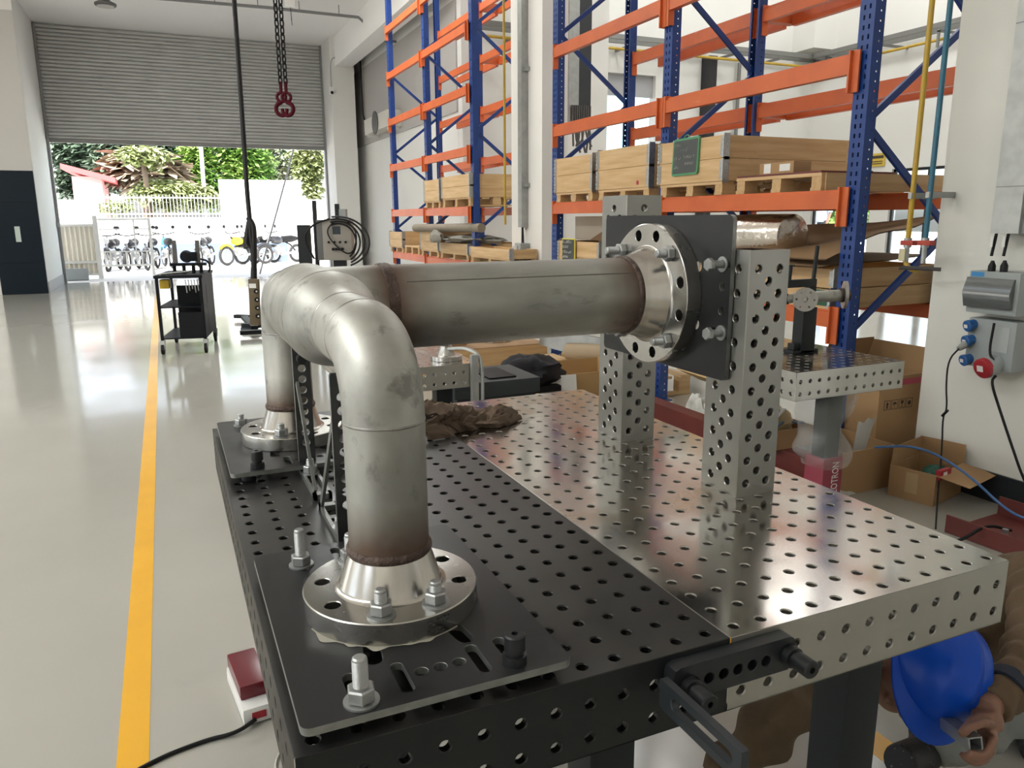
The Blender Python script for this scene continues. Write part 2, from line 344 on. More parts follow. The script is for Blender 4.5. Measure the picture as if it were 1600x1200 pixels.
for n_, (a, c) in enumerate(((0, 3), (4, 6)), 1):
    f = MB(); y1, y0 = wy[a], wy[c]; f.box(12.05, 12.1, y0, y0 + .05, .35, 2.3); f.box(12.05, 12.1, y1 - .05, y1, .35, 2.3); f.box(12.05, 12.1, y0, y1, .35, .4); f.box(12.05, 12.1, y0, y1, 2.25, 2.3)
    m_ = (wy[1] + wy[2]) / 2 if n_ == 1 else (y0 + y1) / 2; f.box(12.04, 12.11, m_ - .05, m_ + .05, .35, 2.3); o = struct('window_%d' % n_, f, FRM)
    g = MB().box(12.07, 12.08, y0 + .05, y1 - .05, .4, 2.25).build('pane', GL, o)
t = thing('call_plate', (-3.4, 17.25, 1.5), 'small pale upright plate on the black tiled wall at the left edge', 'plate')
c_ = ay(28, 366, 17.24); MB().box(c_.x - .045, c_.x + .045, 17.235, 17.25, c_.z - .15, c_.z + .15).build('plate', mat('pale_plate', (.45, .52, .48), .4), t, 0)
# right-hand pillars
b = MB().box(3.08, 3.75, .2, 2.10, 0, 8.0); struct('wall_pillar_near', b, mat('pillar_paint', (.72, .72, .67), .8, 0, (.64, .64, .60), scale=2.5, amt=.5))
b = MB().box(3.066, 3.08, .2, 2.1, 0, .15); struct('baseboard_pillar', b, BLKB)
py0, py1 = ax(847, 200, 3.08).y, ax(799, 200, 3.08).y
b = MB().box(3.08, ay(887, 150, py0).x, py0, py1, 0, 8.0); struct('wall_pillar_middle', b, WALL)
q0, q1 = ay(926, 60, 10).x, ay(951, 60, 10).x
b = MB().box(q0 - .9, q1, 10, 10.6, 0, 8.0); struct('wall_pillar_far', b, WALL)
b = MB(); b.panel((-9, -6, 0), (0, 1, 0), (0, 0, 1), [(0, 0), (23.5, 0), (23.5, 5.8), (0, 5.8)], [[(x, .1), (x + 3.2, .1), (x + 3.2, 3.6), (x, 3.6)] for x in (1.5, 7.5, 13.5)], .2, 0, True); struct('wall_left_side', b, WALL, 0, False)
b = MB(); b.panel((12.2, -6, 0), (-1, 0, 0), (0, 0, 1), [(0, 0), (21.2, 0), (21.2, 8.0), (0, 8.0)], [[(x, .05), (x + w_, .05), (x + w_, h_), (x, h_)] for x, w_, h_ in ((2, 2.4, 2.6),)], .2, 0, True); struct('wall_rear', b, WALL, 0, False)
# shutter
b = MB(); nsl = 30; z0, z1 = 3.24, 5.68; ds = (z1 - z0) / nsl
prof = []
for i in range(nsl):
    for t, d in ((0, 0), (.15, .022), (.5, .035), (.85, .022)): prof.append((z0 + (i + t) * ds, 20.07 - d))
prof.append((z1, 20.07))
vs = [(x, y, z) for z, y in prof for x in (-2.88, 3.37)]; b.add(vs, [(2 * i, 2 * i + 1, 2 * i + 3, 2 * i + 2) for i in range(len(prof) - 1)])
shut = thing('roller_shutter', (.24, 20.07, 3.2), 'wide grey corrugated roller shutter, half raised over the loading door', 'shutter')
b.build('slats', SHUT, shut, 50)
MB().box(-2.86, 3.36, 20.02, 20.10, 3.17, 3.25).build('bottom_bar', mat('shutter_bar', (.22, .22, .21), .5, .3), shut)
for x in (-2.87, 3.36): g = MB().box(x - .03 if x > 0 else x, x + (.01 if x > 0 else .05), 19.98, 20.11, .0, 5.68).build('guide_rail', mat('guide_rail', (.25, .25, .25), .5, .5), shut)
# ---------------------------------------------------------------- perforated tables
TT = .85
def grid_table(name, label, X0, Y0, nx, ny, T, mt, ms, mr, legs, group='perforated welding tables'):
    W_, L_, H_ = nx * .05, ny * .05, .116
    t = thing(name, (X0 + W_ / 2, Y0 + L_ / 2, 0), label, 'welding table', group)
    b = MB(); R = .0078
    hs_ = [circ(.025 + i * .05, .025 + j * .05, R, 12) for i in range(nx) for j in range(ny)]
    b.panel((X0, Y0, T), (1, 0, 0), (0, 1, 0), rrect(.001, .001, W_ - .001, L_ - .001, .0015, 1), hs_, .012, .0018, mi=0, mih=2)
    side = lambda n: [circ(.025 + i * .05, z, R, 12) for i in range(n) for z in (.026, .076)]
    b.panel((X0, Y0, T - H_), (1, 0, 0), (0, 0, 1), [(.001, 0), (W_ - .001, 0), (W_ - .001, H_ - .001), (.001, H_ - .001)], side(nx), .012, .0018, mi=1, mih=2)
    b.panel((X0, Y0 + L_, T - H_), (0, -1, 0), (0, 0, 1), [(.001, 0), (L_ - .001, 0), (L_ - .001, H_ - .001), (.001, H_ - .001)], side(ny), .012, .0018, mi=1, mih=2)
    b.panel((X0 + W_, Y0, T - H_), (0, 1, 0), (0, 0, 1), [(.001, 0), (L_ - .001, 0), (L_ - .001, H_ - .001), (.001, H_ - .001)], side(ny), .012, .0018, mi=1, mih=2)
    b.panel((X0 + W_, Y0 + L_, T - H_), (-1, 0, 0), (0, 0, 1), [(.001, 0), (W_ - .001, 0), (W_ - .001, H_ - .001), (.001, H_ - .001)], side(nx), .012, .0018, mi=1, mih=2)
    # inner skin and bottom lip so the box has wall thickness, plus the small edge chamfers
    for (x0, x1, y0, y1) in ((X0 + .012, X0 + W_ - .012, Y0 + .012, Y0 + .0125), (X0 + .012, X0 + W_ - .012, Y0 + L_ - .0125, Y0 + L_ - .012)): pass
    for (x0, x1, y0, y1) in ((X0, X0 + W_, Y0, Y0 + .012), (X0, X0 + W_, Y0 + L_ - .012, Y0 + L_), (X0, X0 + .012, Y0, Y0 + L_), (X0 + W_ - .012, X0 + W_, Y0, Y0 + L_)): b.box(x0, x1, y0, y1, T - H_ - .0005, T - H_ + .001, mi=1)
    c = .001
    for (p, q) in (((X0, Y0), (X0 + W_, Y0)), ((X0 + W_, Y0), (X0 + W_, Y0 + L_)), ((X0 + W_, Y0 + L_), (X0, Y0 + L_)), ((X0, Y0 + L_), (X0, Y0))):
        p = V((*p, 0)); q = V((*q, 0)); d = (q - p).normalized(); n_ = V((-d.y, d.x, 0))
        b.add([p + d * c + V((0, 0, T - c)), q - d * c + V((0, 0, T - c)), q - d * c + n_ * c + V((0, 0, T)), p + d * c + n_ * c + V((0, 0, T))], [(0, 1, 2, 3)], mi=2)
    b.build('tabletop', [mt, ms, mr], t, 30)
    for (lx, ly) in legs:
        l = MB().bbox(lx, lx + .085, ly, ly + .078, .02, T - H_, .006); l.box(lx - .02, lx + .105, ly - .02, ly + .098, T - H_ - .012, T - H_); l.cyl((lx + .042, ly + .039, 0), (lx + .042, ly + .039, .02), .045, 20)
        l.build('leg', DGR, t)
    return t
t_blk = grid_table('welding_table', 'black perforated welding table carrying the two upright pipe legs', -.6, 0, 12, 30, TT, TBLK, TBSIDE, mat('dark_rim', (.03, .03, .03), .35, .8), [(-.5, .16), (-.5, 1.25), (-.13, 1.25), (-.13, .16)])
t_st = grid_table('welding_table', 'bare bright steel perforated welding table under the two square columns', 0.0005, 0, 12, 30, TT, TSTEEL, TSIDE, RIM, [(.36, .10), (.05, 1.25), (.36, 1.3)])
pad = MB().box(.30, .47, .02, .22, TT - .128, TT - .116).build('mounting_flange', TSIDE, t_st)
# ---------------------------------------------------------------- fixture plates
def bolt_nut(loc, n, r_s, stud, label, m=NUT, washer=True, sz=1.0, up=0., group='galvanised stud bolts on the fixture'):
    """stud with a hex nut (and washer) lying on a face at loc with normal n"""
    n = V(n).normalized(); loc = V(loc)
    t = thing('stud_bolt', loc, label, 'bolt', group); h0 = up
    if washer: MB().lathe(loc, n, [(h0, r_s * 1.1), (h0, r_s * 2.25 * sz), (h0 + .0028, r_s * 2.25 * sz), (h0 + .0028, r_s * 1.1)], 24).build('washer', m, t); h0 += .0028
    a = r_s * 1.82 * sz; hh = r_s * 1.85
    MB().lathe(loc, n, [(h0, a * .3), (h0, a * .9), (h0 + hh * .12, a), (h0 + hh * .88, a), (h0 + hh, a * .88), (h0 + hh, a * .3)], 6, True, True, ph=RNG.random()).build('nut', m, t, 20)
    b = MB(); P = [(-.022, r_s * .95), (h0 + hh, r_s * .95)]; z = h0 + hh; e = h0 + hh + stud
    while z < e - .004: P += [(z + .0008, r_s), (z + .0016, r_s * .93)]; z += .0016
    P += [(e, r_s * .92), (e + .0018, r_s * .72), (e + .0018, .0001)]
    b.lathe(loc, n, P, 16, True, False).build('stud', m, t, 30)
    return t
def black_bolt(loc, n, label, h=.04, r=.0135, group='black clamping bolts'):
    t = thing('clamping_bolt', loc, label, 'bolt', group)
    MB().lathe(loc, n, [(-.02, .0078), (0, .0078), (0, r * 1.15), (.012, r * 1.15), (.013, r * .82), (.017, r * .82)], 24, True, True).build('collar', BKB, t)
    MB().lathe(loc, n, [(.017, r * .8), (.018, r), (h - .002, r), (h, r * .88), (h, r * .34), (h - .008, r * .3), (h - .008, .0001)], 24).build('knurled_head', BKB, t, 25)
    return t
def fix_plate(O, U, W, label, upright=False):
    t = thing('fixture_plate', V(O) + V(U) * .17 + V(W) * .245, label, 'steel plate', 'black slotted fixture plates')
    h = [slot(.13, .028, .13, .078, .0085), slot(.23, .028, .23, .078, .0085), slot(.07, .052, .07, .08, .0085), slot(.27, .052, .27, .08, .0085)]
    h += [circ(.155 + .025 * i, .055, .009) for i in range(3)]
    h += [slot(a, .49 - y0, b_, .49 - y1, r) for (a, y0, b_, y1, r) in ((.13, .028, .13, .078, .0085), (.23, .028, .23, .078, .0085), (.07, .052, .07, .08, .0085), (.27, .052, .27, .08, .0085))]
    h += [circ(.155 + .025 * i, .435, .009) for i in range(3)]
    for sx, sy in ((-1, -1), (1, -1), (-1, 1), (1, 1)):
        h.append(slot(.17 + sx * .058, .245 + sy * .110, .17 + sx * .062, .245 + sy * .140, .0115))
    if upright: h = [slot(.10, .012, .10, .045, .0085), slot(.24, .012, .24, .045, .0085), circ(.145, .024, .0085), circ(.195, .024, .0085), slot(.10, .445, .10, .478, .0085), slot(.24, .445, .24, .478, .0085)] + h[-4:]
    b = MB(); b.panel(O, U, W, rrect(0, 0, .34, .49, .012), h, .01, .0004, True, 0, 1); b.build('plate', [PLATE, PEDGE], t, 30)
    return t
FX, FY1, FY2, FT = -.42, .25, 1.202, .912
p1 = fix_plate((-.59, .003, .88), (1, 0, 0), (0, 1, 0), 'black slotted plate under the near pipe flange')
p2 = fix_plate((-.59, .957, .88), (1, 0, 0), (0, 1, 0), 'black slotted plate under the far pipe flange')
p3 = fix_plate((.3635, .4775, 1.095), (0, 0, 1), (0, 1, 0), 'black slotted plate standing upright behind the horizontal pipe flange', True)
for (x, y) in ((-.55, .05), (-.29, .05), (-.55, .44), (-.29, .44), (-.55, 1.0), (-.29, 1.0), (-.55, 1.4), (-.29, 1.4)):
    near = y < .7
    s_ = tag(MB().cyl((x, y, .85), (x, y, .87), .016, 20).build('spacer', BKB), 'small black round spacer holding up the %s plate, %s %s corner' % ('near' if near else 'far', 'left' if x < -.4 else 'right', 'front' if y in (.05, 1.0) else 'back'), 'spacer', 'spacers under the fixture plates')
# ---------------------------------------------------------------- the welded pipe assembly
PIPE4, PIPE6 = .0572, .0842
SEAM = mat('ground_seam', (.24, .235, .22), .42, 1, (.45, .44, .42), scale=30, amt=.7)
spool = thing('pipe_assembly', (FX, (FY1 + FY2) / 2, FT - .032), 'welded stainless pipe assembly with three bolt flanges, two legs and a long arm', 'pipe')
CZ, CY = 1.258, .726
SP4 = steel('pipe_steel_upright', 2, (.968 - (FT - .032),), .07, (1, 1, .6))
SP6 = steel('pipe_steel_long', 0, (-.29 - FX, .267 - FX), .09, (.35, 1, 1)); SEL = steel('pipe_steel_elbow'); STE = steel('pipe_steel_tee', 0, (.13,), .05)
def wn_flange(c, n, R, t, bc, nh, rh, hubR, hubL, pr, ph):
    """weld-neck flange: disc with real bolt holes and a tapered hub; c is the centre of the hub-side face, n points along the hub"""
    n = V(n).normalized(); u = (V((0, 0, 1)) - n * n.z) if abs(n.z) < .9 else V((1, 0, 0)); u = u.normalized(); w_ = n.cross(u)
    b = MB(); holes = [[(bc * cos(ph + 2 * pi * i / nh) + rh * cos(2 * pi * k / 18), bc * sin(ph + 2 * pi * i / nh) + rh * sin(2 * pi * k / 18)) for k in range(18)] for i in range(nh)]
    b.panel(c, u, w_, circ(0, 0, R - .0015, 96), holes, t, .001, True, 0, 0)
    b.lathe(c, n, [(-.0015, R), (0, R - .0015)], 96); b.lathe(c, n, [(-t, R - .001), (-t + .0015, R), (-.0015, R)], 96)
    f = b.build('bolt_flange', FLG, spool, 30)
    MB().lathe(c, n, [(0, hubR + .008), (.002, hubR + .003), (.006, hubR), (hubL - .006, pr + .003), (hubL, pr)], 64).build('hub', HUB, f, 40)
    q = MB().lathe(c, n, [(hubL - .005, pr - .001), (hubL - .004, pr + .0025), (hubL, pr + .0045), (hubL + .004, pr + .0045), (hubL + .008, pr + .0025), (hubL + .009, pr - .001)], 64); q.build('weld_bead', WELD, f, 50)
    return f
A = rad(22.5)
wn_flange((FX, FY1, FT), (0, 0, 1), .1255, .032, .100, 8, .011, .073, .054, PIPE4, A)
wn_flange((FX, FY2, FT), (0, 0, 1), .1255, .032, .100, 8, .011, .073, .054, PIPE4, A)
wn_flange((.3265, CY, CZ), (-1, 0, 0), .159, .037, .1355, 12, .0125, .103, .060, PIPE6, rad(15))
for y, lab in ((FY1, 0), (FY2, 1)):
    MB().cyl((FX, y, FT + .05), (FX, y, 1.156), PIPE4, 64, cap=False).build('upright_pipe', SP4, spool)
    s = 1 if y < CY else -1; rr = .102; b = MB(); rings = []
    for i in range(17):
        a = pi / 2 * i / 16; c = V((FX, y + s * (rr - rr * cos(a)), 1.156 + rr * sin(a))); n = V((0, s * sin(a), cos(a))); rings.append(b.ring(c, n, PIPE4, 64, ref=(1, 0, 0)))
    b.loft(rings, False, False); b.build('elbow', SEL, spool)
    MB().lathe((FX, y, 1.156), (0, 0, 1), [(-.002, PIPE4), (-.001, PIPE4 + .0006), (.001, PIPE4 + .0006), (.002, PIPE4)], 64).build('seam', SEAM, spool)
    e = y + s * rr; q = CY - s * .256; st = CY - s * .128
    MB().cyl((FX, e, CZ), (FX, q, CZ), PIPE4, 64, cap=False).build('pipe_stub', SEL, spool)
    b = MB(); P = []
    L_ = abs(st - q)
    for i in range(13):
        u_ = i / 12; P.append((L_ * u_, PIPE4 + (PIPE6 - PIPE4) * (.5 - .5 * cos(pi * min(1, u_ * 1.0)))))
    b.lathe((FX, q, CZ), (0, s, 0), P, 64).build('reducer', SEL, spool, 60)
    for c_, r0 in ((e, PIPE4), (q, PIPE4), (st, PIPE6)):
        MB().lathe((FX, c_, CZ), (0, s, 0), [(-.003, r0), (-.0015, r0 + .0008), (.0015, r0 + .0008), (.003, r0)], 64).build('seam', SEAM, spool)
MB().cyl((FX, CY - .128, CZ), (FX, CY + .128, CZ), PIPE6, 96, cap=False).build('tee_body', SEL, spool)
# branch of the tee with a swept throat where it leaves the body
b = MB(); k = 96; rings = []
for t_ in (0, .2, .4, .6, .8, 1.0):
    ring = []
    for i in range(k):
        a = 2 * pi * i / k; fl = .016 * (1 - t_) ** 2.2; ry = PIPE6 * cos(a) * (1 + fl / PIPE6 * 1.6); rz = PIPE6 * sin(a)
        yy = CY + ry; zz = CZ + rz * (1 - .02 * (1 - t_)); xs = FX + sqrt(max(PIPE6 ** 2 - min(rz * rz, PIPE6 ** 2), 0)) * .98
        ring.append(V((xs + (FX + .13 - xs) * t_, yy, zz)))
    rings.append(ring)
b.loft(rings, False, False); b.build('tee_branch', STE, spool, 60)
MB().cyl((-.288, CY, CZ), (.267, CY, CZ), PIPE6, 96, cap=False).build('long_pipe', SP6, spool)
MB().lathe((-.289, CY, CZ), (1, 0, 0), [(-.012, PIPE6 - .001), (-.010, PIPE6 + .003), (-.004, PIPE6 + .004), (0, PIPE6 + .0022), (.004, PIPE6 + .004), (.010, PIPE6 + .003), (.012, PIPE6 - .001)], 96).build('weld_bead', WELD, spool, 50)
MB().box(-.27, .255, CY - .0012, CY + .0012, CZ + PIPE6 * .0 + .0, CZ + .0001).build('seam', STEEL, spool) if False else None
a = rad(140); yy, zz = CY + PIPE6 * cos(a), CZ + PIPE6 * sin(a)
MB().box(-.26, .25, yy - .0008, yy + .0008, zz - .0012, zz + .0012).build('long_seam', mat('seam_line', (.16, .15, .14), .5, .8), spool)
# torn gasket paper under the near flange
b = MB()
P = []
for i in range(60):
    a = rad(195 + 105 * i / 59); P.append((a, .126 + .012 * max(0, noise.noise(V((i * .16, 2.2, 0)))) * 1.6 + .001))
b.add([(FX + (.11 if j == 0 else r0) * cos(a), FY1 + (.11 if j == 0 else r0) * sin(a), .8815 - .0008 * j) for a, r0 in P for j in (0, 1)], [(2 * i, 2 * i + 1, 2 * i + 3, 2 * i + 2) for i in range(59)])
tag(b.build('gasket_paper', mat('torn_paper', (.42, .40, .33), .8)), 'torn grey protective paper sticking out under the near flange', 'paper')
for i_ in range(4):
    scribble((0, 0, 0), (1, 0, 0), (0, 0, 1), .038 if i_ < 2 else .026, .0042, mat('stamped_mark', (.07, .07, .065), .6, .5), spool, 40 + i_, th=.00035, name='stamped_marks', fn=lambda a, c, k=i_: V((FX + .1260 * cos(rad(-83) + a / .1255), FY1 + .1260 * sin(rad(-83) + a / .1255), FT - .0085 - k * .0065 + c)))
# bolts through the flanges and plates
def hole8(cy, deg): return (FX + .1 * cos(rad(deg)), cy + .1 * sin(rad(deg)), FT)
for d_g, st_, lb in ((-112.5, .017, 'nut on the near pipe flange, front left of its hub'), (-67.5, .013, 'nut on the near pipe flange, front right of its hub'), (112.5, .024, 'nut on the near pipe flange, half hidden behind the pipe')):
    bolt_nut(hole8(FY1, d_g), (0, 0, 1), .0088, st_, 'galvanised ' + lb)
bolt_nut(hole8(FY2, -112.5), (0, 0, 1), .0088, .012, 'galvanised nut on the far pipe flange, in front of its hub')
bolt_nut((-.522, .427, .88), (0, 0, 1), .0088, .042, 'tall galvanised stud at the back left of the near plate')
bolt_nut((-.517, .028, .88), (0, 0, 1), .0095, .036, 'tall galvanised stud at the front left of the near plate, sitting in a slot')
bolt_nut((-.53, 1.383, .88), (0, 0, 1), .0088, .012, 'short galvanised stud behind the far flange, outermost on the far plate')
black_bolt((-.321, .028, .88), (0, 0, 1), 'black round clamping bolt at the front right of the near plate')
black_bolt((-.53, .985, .88), (0, 0, 1), 'black round clamping bolt in front of the far pipe flange')
for dy, dz, st_, lb in ((.0958, .0958, .030, 'upper far'), (-.0958, .0958, .020, 'upper near'), (-.0958, -.0958, .024, 'lower near'), (.0958, -.0958, .024, 'lower far')):
    bolt_nut((.3265, CY + dy, CZ + dz), (-1, 0, 0), .0095, st_, 'galvanised stud and nut, %s one on the horizontal pipe flange' % lb, washer=False)
for y_, z_, lb in ((.502, 1.336, 'upper'), (.496, 1.195, 'lower')):
    t = thing('hex_bolt', (.3635, y_, z_), 'galvanised hex head bolt sticking out of the upright black plate, %s of the two' % lb, 'bolt', 'hex bolts in the upright plate')
    MB().lathe((.3635, y_, z_), (-1, 0, 0), [(.028, .002), (.028, .0125), (.030, .0138), (.0385, .0138), (.041, .0118), (.041, .0001)], 6, True).build('head', NUT, t, 20)
    MB().cyl((.38, y_, z_), (.335, y_, z_), .008, 14).build('shank', NUT, t)
    MB().lathe((.3635, y_, z_), (-1, 0, 0), [(0, .009), (0, .016), (.003, .016), (.003, .009)], 20).build('washer', NUT, t)
# ---------------------------------------------------------------- square perforated columns
def column(x0, y0, z0, wx, wy_, h, label):
    t = thing('clamping_column', (x0 + wx / 2, y0 + wy_ / 2, z0), label, 'column', 'square perforated columns')
    b = MB(); R = .0088
    def hol(w_):
        H = []; z = .028
        while z < h - .02: H += [circ(w_ / 2 - .027, z, R, 14), circ(w_ / 2 + .027, z, R, 14)]; z += .05
        z = .053
        while z < h - .02: H.append(circ(w_ / 2, z, R, 14)); z += .05
        return H
    for O, U, w_ in (((x0, y0, z0), (1, 0, 0), wx), ((x0 + wx, y0, z0), (0, 1, 0), wy_), ((x0 + wx, y0 + wy_, z0), (-1, 0, 0), wx), ((x0, y0 + wy_, z0), (0, -1, 0), wy_)):
        b.panel(O, U, (0, 0, 1), [(.0015, 0), (w_ - .0015, 0), (w_ - .0015, h), (.0015, h)], hol(w_), .010, .0014, mi=0, mih=1)
    c = .0015
    for cx, cy, sx, sy in ((x0, y0, 1, 1), (x0 + wx, y0, -1, 1), (x0 + wx, y0 + wy_, -1, -1), (x0, y0 + wy_, 1, -1)):
        f = [(cx + sx * c, cy, z0), (cx, cy + sy * c, z0), (cx, cy + sy * c, z0 + h), (cx + sx * c, cy, z0 + h)]; b.add(f, [(0, 1, 2, 3)] if sx * sy < 0 else [(3, 2, 1, 0)], 1)
    b.build('tube', [COLS, RIM], t, 30)
    m = MB(); m.box(x0 + .001, x0 + wx - .001, y0 + .001, y0 + .0105, z0 + h - .002, z0 + h); m.box(x0 + .001, x0 + wx - .001, y0 + wy_ - .0105, y0 + wy_ - .001, z0 + h - .002, z0 + h); m.box(x0 + .001, x0 + .0105, y0 + .01, y0 + wy_ - .01, z0 + h - .002, z0 + h); m.box(x0 + wx - .0105, x0 + wx - .001, y0 + .01, y0 + wy_ - .01, z0 + h - .002, z0 + h)
    m.build('top_rim', mat('rusty_edge', (.24, .15, .10), .5, .6), t); return t
column(.3755, .437, .85, .104, .118, .516, 'near square perforated steel column, the shorter one')
column(.3755, .892, .85, .104, .118, .635, 'far square perforated steel column behind the horizontal flange')
# ---------------------------------------------------------------- angle brackets under the tee
BRK = mat('bracket_steel', (.045, .047, .05), .35, .5, (.09, .09, .09), scale=20, amt=.7)
def bracket(yb, s, label):
    """vertical bar with a row of holes at yb, foot going in direction s, diagonal strut"""
    t = thing('angle_bracket', (-.418, yb, .85), label, 'bracket', 'perforated angle brackets under the tee'); x0, x1, H = -.438, -.400, .318
    O, U = ((x0, yb, .85), (1, 0, 0)) if s < 0 else ((x1, yb, .85), (-1, 0, 0))
    w_ = x1 - x0
    MB().panel(O, U, (0, 0, 1), rrect(0, 0, w_, H, .004, 2), [circ(w_ / 2, .075 + .025 * i, .0085) for i in range(9)], .010, .0008, True, 0, 1).build('upright_bar', [BRK, PEDGE], t, 30)
    y1 = yb + s * .188
    f = MB(); f.box(x0, x0 + .007, min(yb, y1), max(yb, y1), .8505, .862); f.box(x1 - .007, x1, min(yb, y1), max(yb, y1), .8505, .862); f.box(x0, x1, min(y1, y1 - s * .02), max(y1, y1 - s * .02), .8505, .862); f.build('foot', PEDGE, t)
    g = MB()
    g.beam((x0 + .005, yb + s * .012, 1.07), (x0 + .005, y1 - s * .012, .866), .006, .014, up=(0, -s, .4)); g.beam((x1 - .005, yb + s * .012, 1.07), (x1 - .005, y1 - s * .012, .866), .006, .014, up=(0, -s, .4)) if False else None
    g.build('strut', PEDGE, t)
    return t
bracket(.984, -1, 'black perforated bracket with diagonal strut beside the far flange')
bracket(.557, 1, 'black perforated bracket with diagonal strut behind the near pipe leg')
bolt_nut((-.419, .948, .862), (0, 0, 1), .0088, .014, 'galvanised nut on the foot of the far bracket')
bolt_nut((-.419, .60, .862), (0, 0, 1), .0088, .008, 'galvanised nut on the foot of the near bracket')
black_bolt((-.419, .974, .85 + .275), (0, -1, 0), 'black bolt head at the top of the far bracket', h=.014, r=.011)
# ---------------------------------------------------------------- stop bar and slotted arm on the front edge
t = thing('stop_bar', (-.01, -.013, .82), 'black perforated stop bar bolted across the front edge of both tables', 'stop bar')
MB().panel((-.112, -.0225, .79), (1, 0, 0), (0, 0, 1), rrect(0, 0, .212, .052, .012, 2), [circ(.035 + .025 * i, .024, .0085) for i in range(6)], .022, .001, True, 0, 0).build('bar', mat('blackened_bar', (.013, .015, .018), .4, .1), t)
t = thing('slotted_arm', (-.12, -.1, .82), 'black slotted arm sticking out from the table corner towards the viewer', 'arm')
ARM = mat('blackened_arm', (.022, .027, .032), .42, .1)
b = MB(); b.panel((-.135, -.0235, .796), (0, -1, 0), (0, 0, 1), rrect(0, 0, .160, .042, .003, 2), [slot(.035, .021, .135, .021, .0095)], .011, .001, True, 0, 0)
b.build('arm', ARM, t)
black_bolt((.088, -.0235, .815), (0, -1, 0), 'black clamping bolt at the steel table end of the stop bar', h=.045)
black_bolt((-.086, -.0235, .812), (0, -1, 0), 'black clamping bolt beside the slotted arm', h=.045)
# ---------------------------------------------------------------- pallet racks
RX0, RX1, RH = 2.82, 3.68, 5.0
def upright_mesh(name, full):
    """perforated rack post, origin at its foot; front face looks along -x"""
    b = MB(); w_, d_ = .10, .075
    sl = []; z = .06
    while z < RH - .05:
        if full or z < RH:
            for cx in (.032, .068): sl.append([(cx - .006, z - .012), (cx + .006, z - .012), (cx + .006, z + .012), (cx - .006, z + .012)])
        z += .05 if full else .1
    b.panel((0, .05, 0), (0, -1, 0), (0, 0, 1), [(0, 0), (w_, 0), (w_, RH), (0, RH)], sl, .003, 0)
    hl = []; z = .035
    while z < RH - .05: hl.append(circ(d_ / 2 + .008, z, .0058, 6)); z += .05 if full else .1
    b.panel((0, -.05, 0), (1, 0, 0), (0, 0, 1), [(0, 0), (d_, 0), (d_, RH), (0, RH)], hl, .003, 0)
    b.panel((d_, .05, 0), (-1, 0, 0), (0, 0, 1), [(0, 0), (d_, 0), (d_, RH), (0, RH)], hl, .003, 0)
    b.box(d_ - .003, d_, -.05, -.03, 0, RH); b.box(d_ - .003, d_, .03, .05, 0, RH)
    b.box(.0005, .012, -.012, .012, 0, RH); b.box(-.02, d_ + .03, -.08, .08, 0, .006)
    return b
def rack(nm, ys, label, nodes, levels, extra_front=None):
    root = thing('pallet_rack', (RX0, (ys[0] + ys[-1]) / 2, 0), label, 'rack', 'blue and orange pallet racks')
    src = upright_mesh('upright', nm == 'A').build('upright', BLUE, None, 0)
    me = src.data; bpy.data.objects.remove(src)
    for y in ys:
        for x, fl in ((RX0, 1), (RX1, -1)):
            o = bpy.data.objects.new('upright', me); COL.objects.link(o); o.parent = root; o.location = V((x, y, 0)) - root.location
            if fl < 0: o.rotation_euler = (0, 0, pi)
        P = MB(); z = nodes[0]; pts = []
        i = 0
        while z < RH - .2: pts.append(((RX0 + .05) if i % 2 == nodes[2] else (RX1 - .05), z)); z += nodes[1]; i += 1
        for (xa, za), (xb, zb) in zip(pts, pts[1:]):
            p = MB().beam((xa, y, za), (xb, y, zb), .022, .038).build('brace', BLUE, root, 0)
    for z in levels:
        for a, c in zip(ys, ys[1:]):
            for x, nm_ in ((RX0 - .022, 'beam'), (RX1 - .02, 'beam'), (RX1 + .27, 'beam')):
                if x > RX1 + .1 and (z < 1.6): continue
                b = MB(); y0, y1 = a + .052, c - .052; h = .088
                b.box(x - .022, x + .022, y0, y1, z - h / 2, z + h / 2); b.box(x - .004, x + .022, y0, y1, z + h / 2 - .001, z + h / 2 + .018)
                if x < RX1 + .1: 
                    for yy_ in (y0, y1): b.box(x - .026, x + .004 + .022, yy_ - .006, yy_ + .006, z - .14, z + .075)
                    b.box(x - .002, x + .006, y0 - .05, y0, z - .14, z + .075); b.box(x - .002, x + .006, y1, y1 + .05, z - .14, z + .075)
                    if x < RX0: b.box(x - .004, x + .001, y0 - .05, y0, z - .14, z + .075); b.box(x - .004, x + .001, y1, y1 + .05, z - .14, z + .075)
                else:
                    b.box(RX1, x + .02, y0 - .10, y0 - .03, z - .03, z + .08)
                b.build('beam', ORG, root, 0)
    return root
rack('A', (2.45, 4.245, 6.05), 'blue and orange pallet rack nearest the tables, holding the big pine crates', (.76, .585, 0), (.85, 1.515, 2.225, 2.925, 3.62, 4.3))
rack('B', (8.23, 10.03, 11.83), 'blue and orange pallet rack farther off, beyond the white pillar', (.10, .59, 0), (.85, 1.515, 2.225, 2.925, 3.62, 4.3))
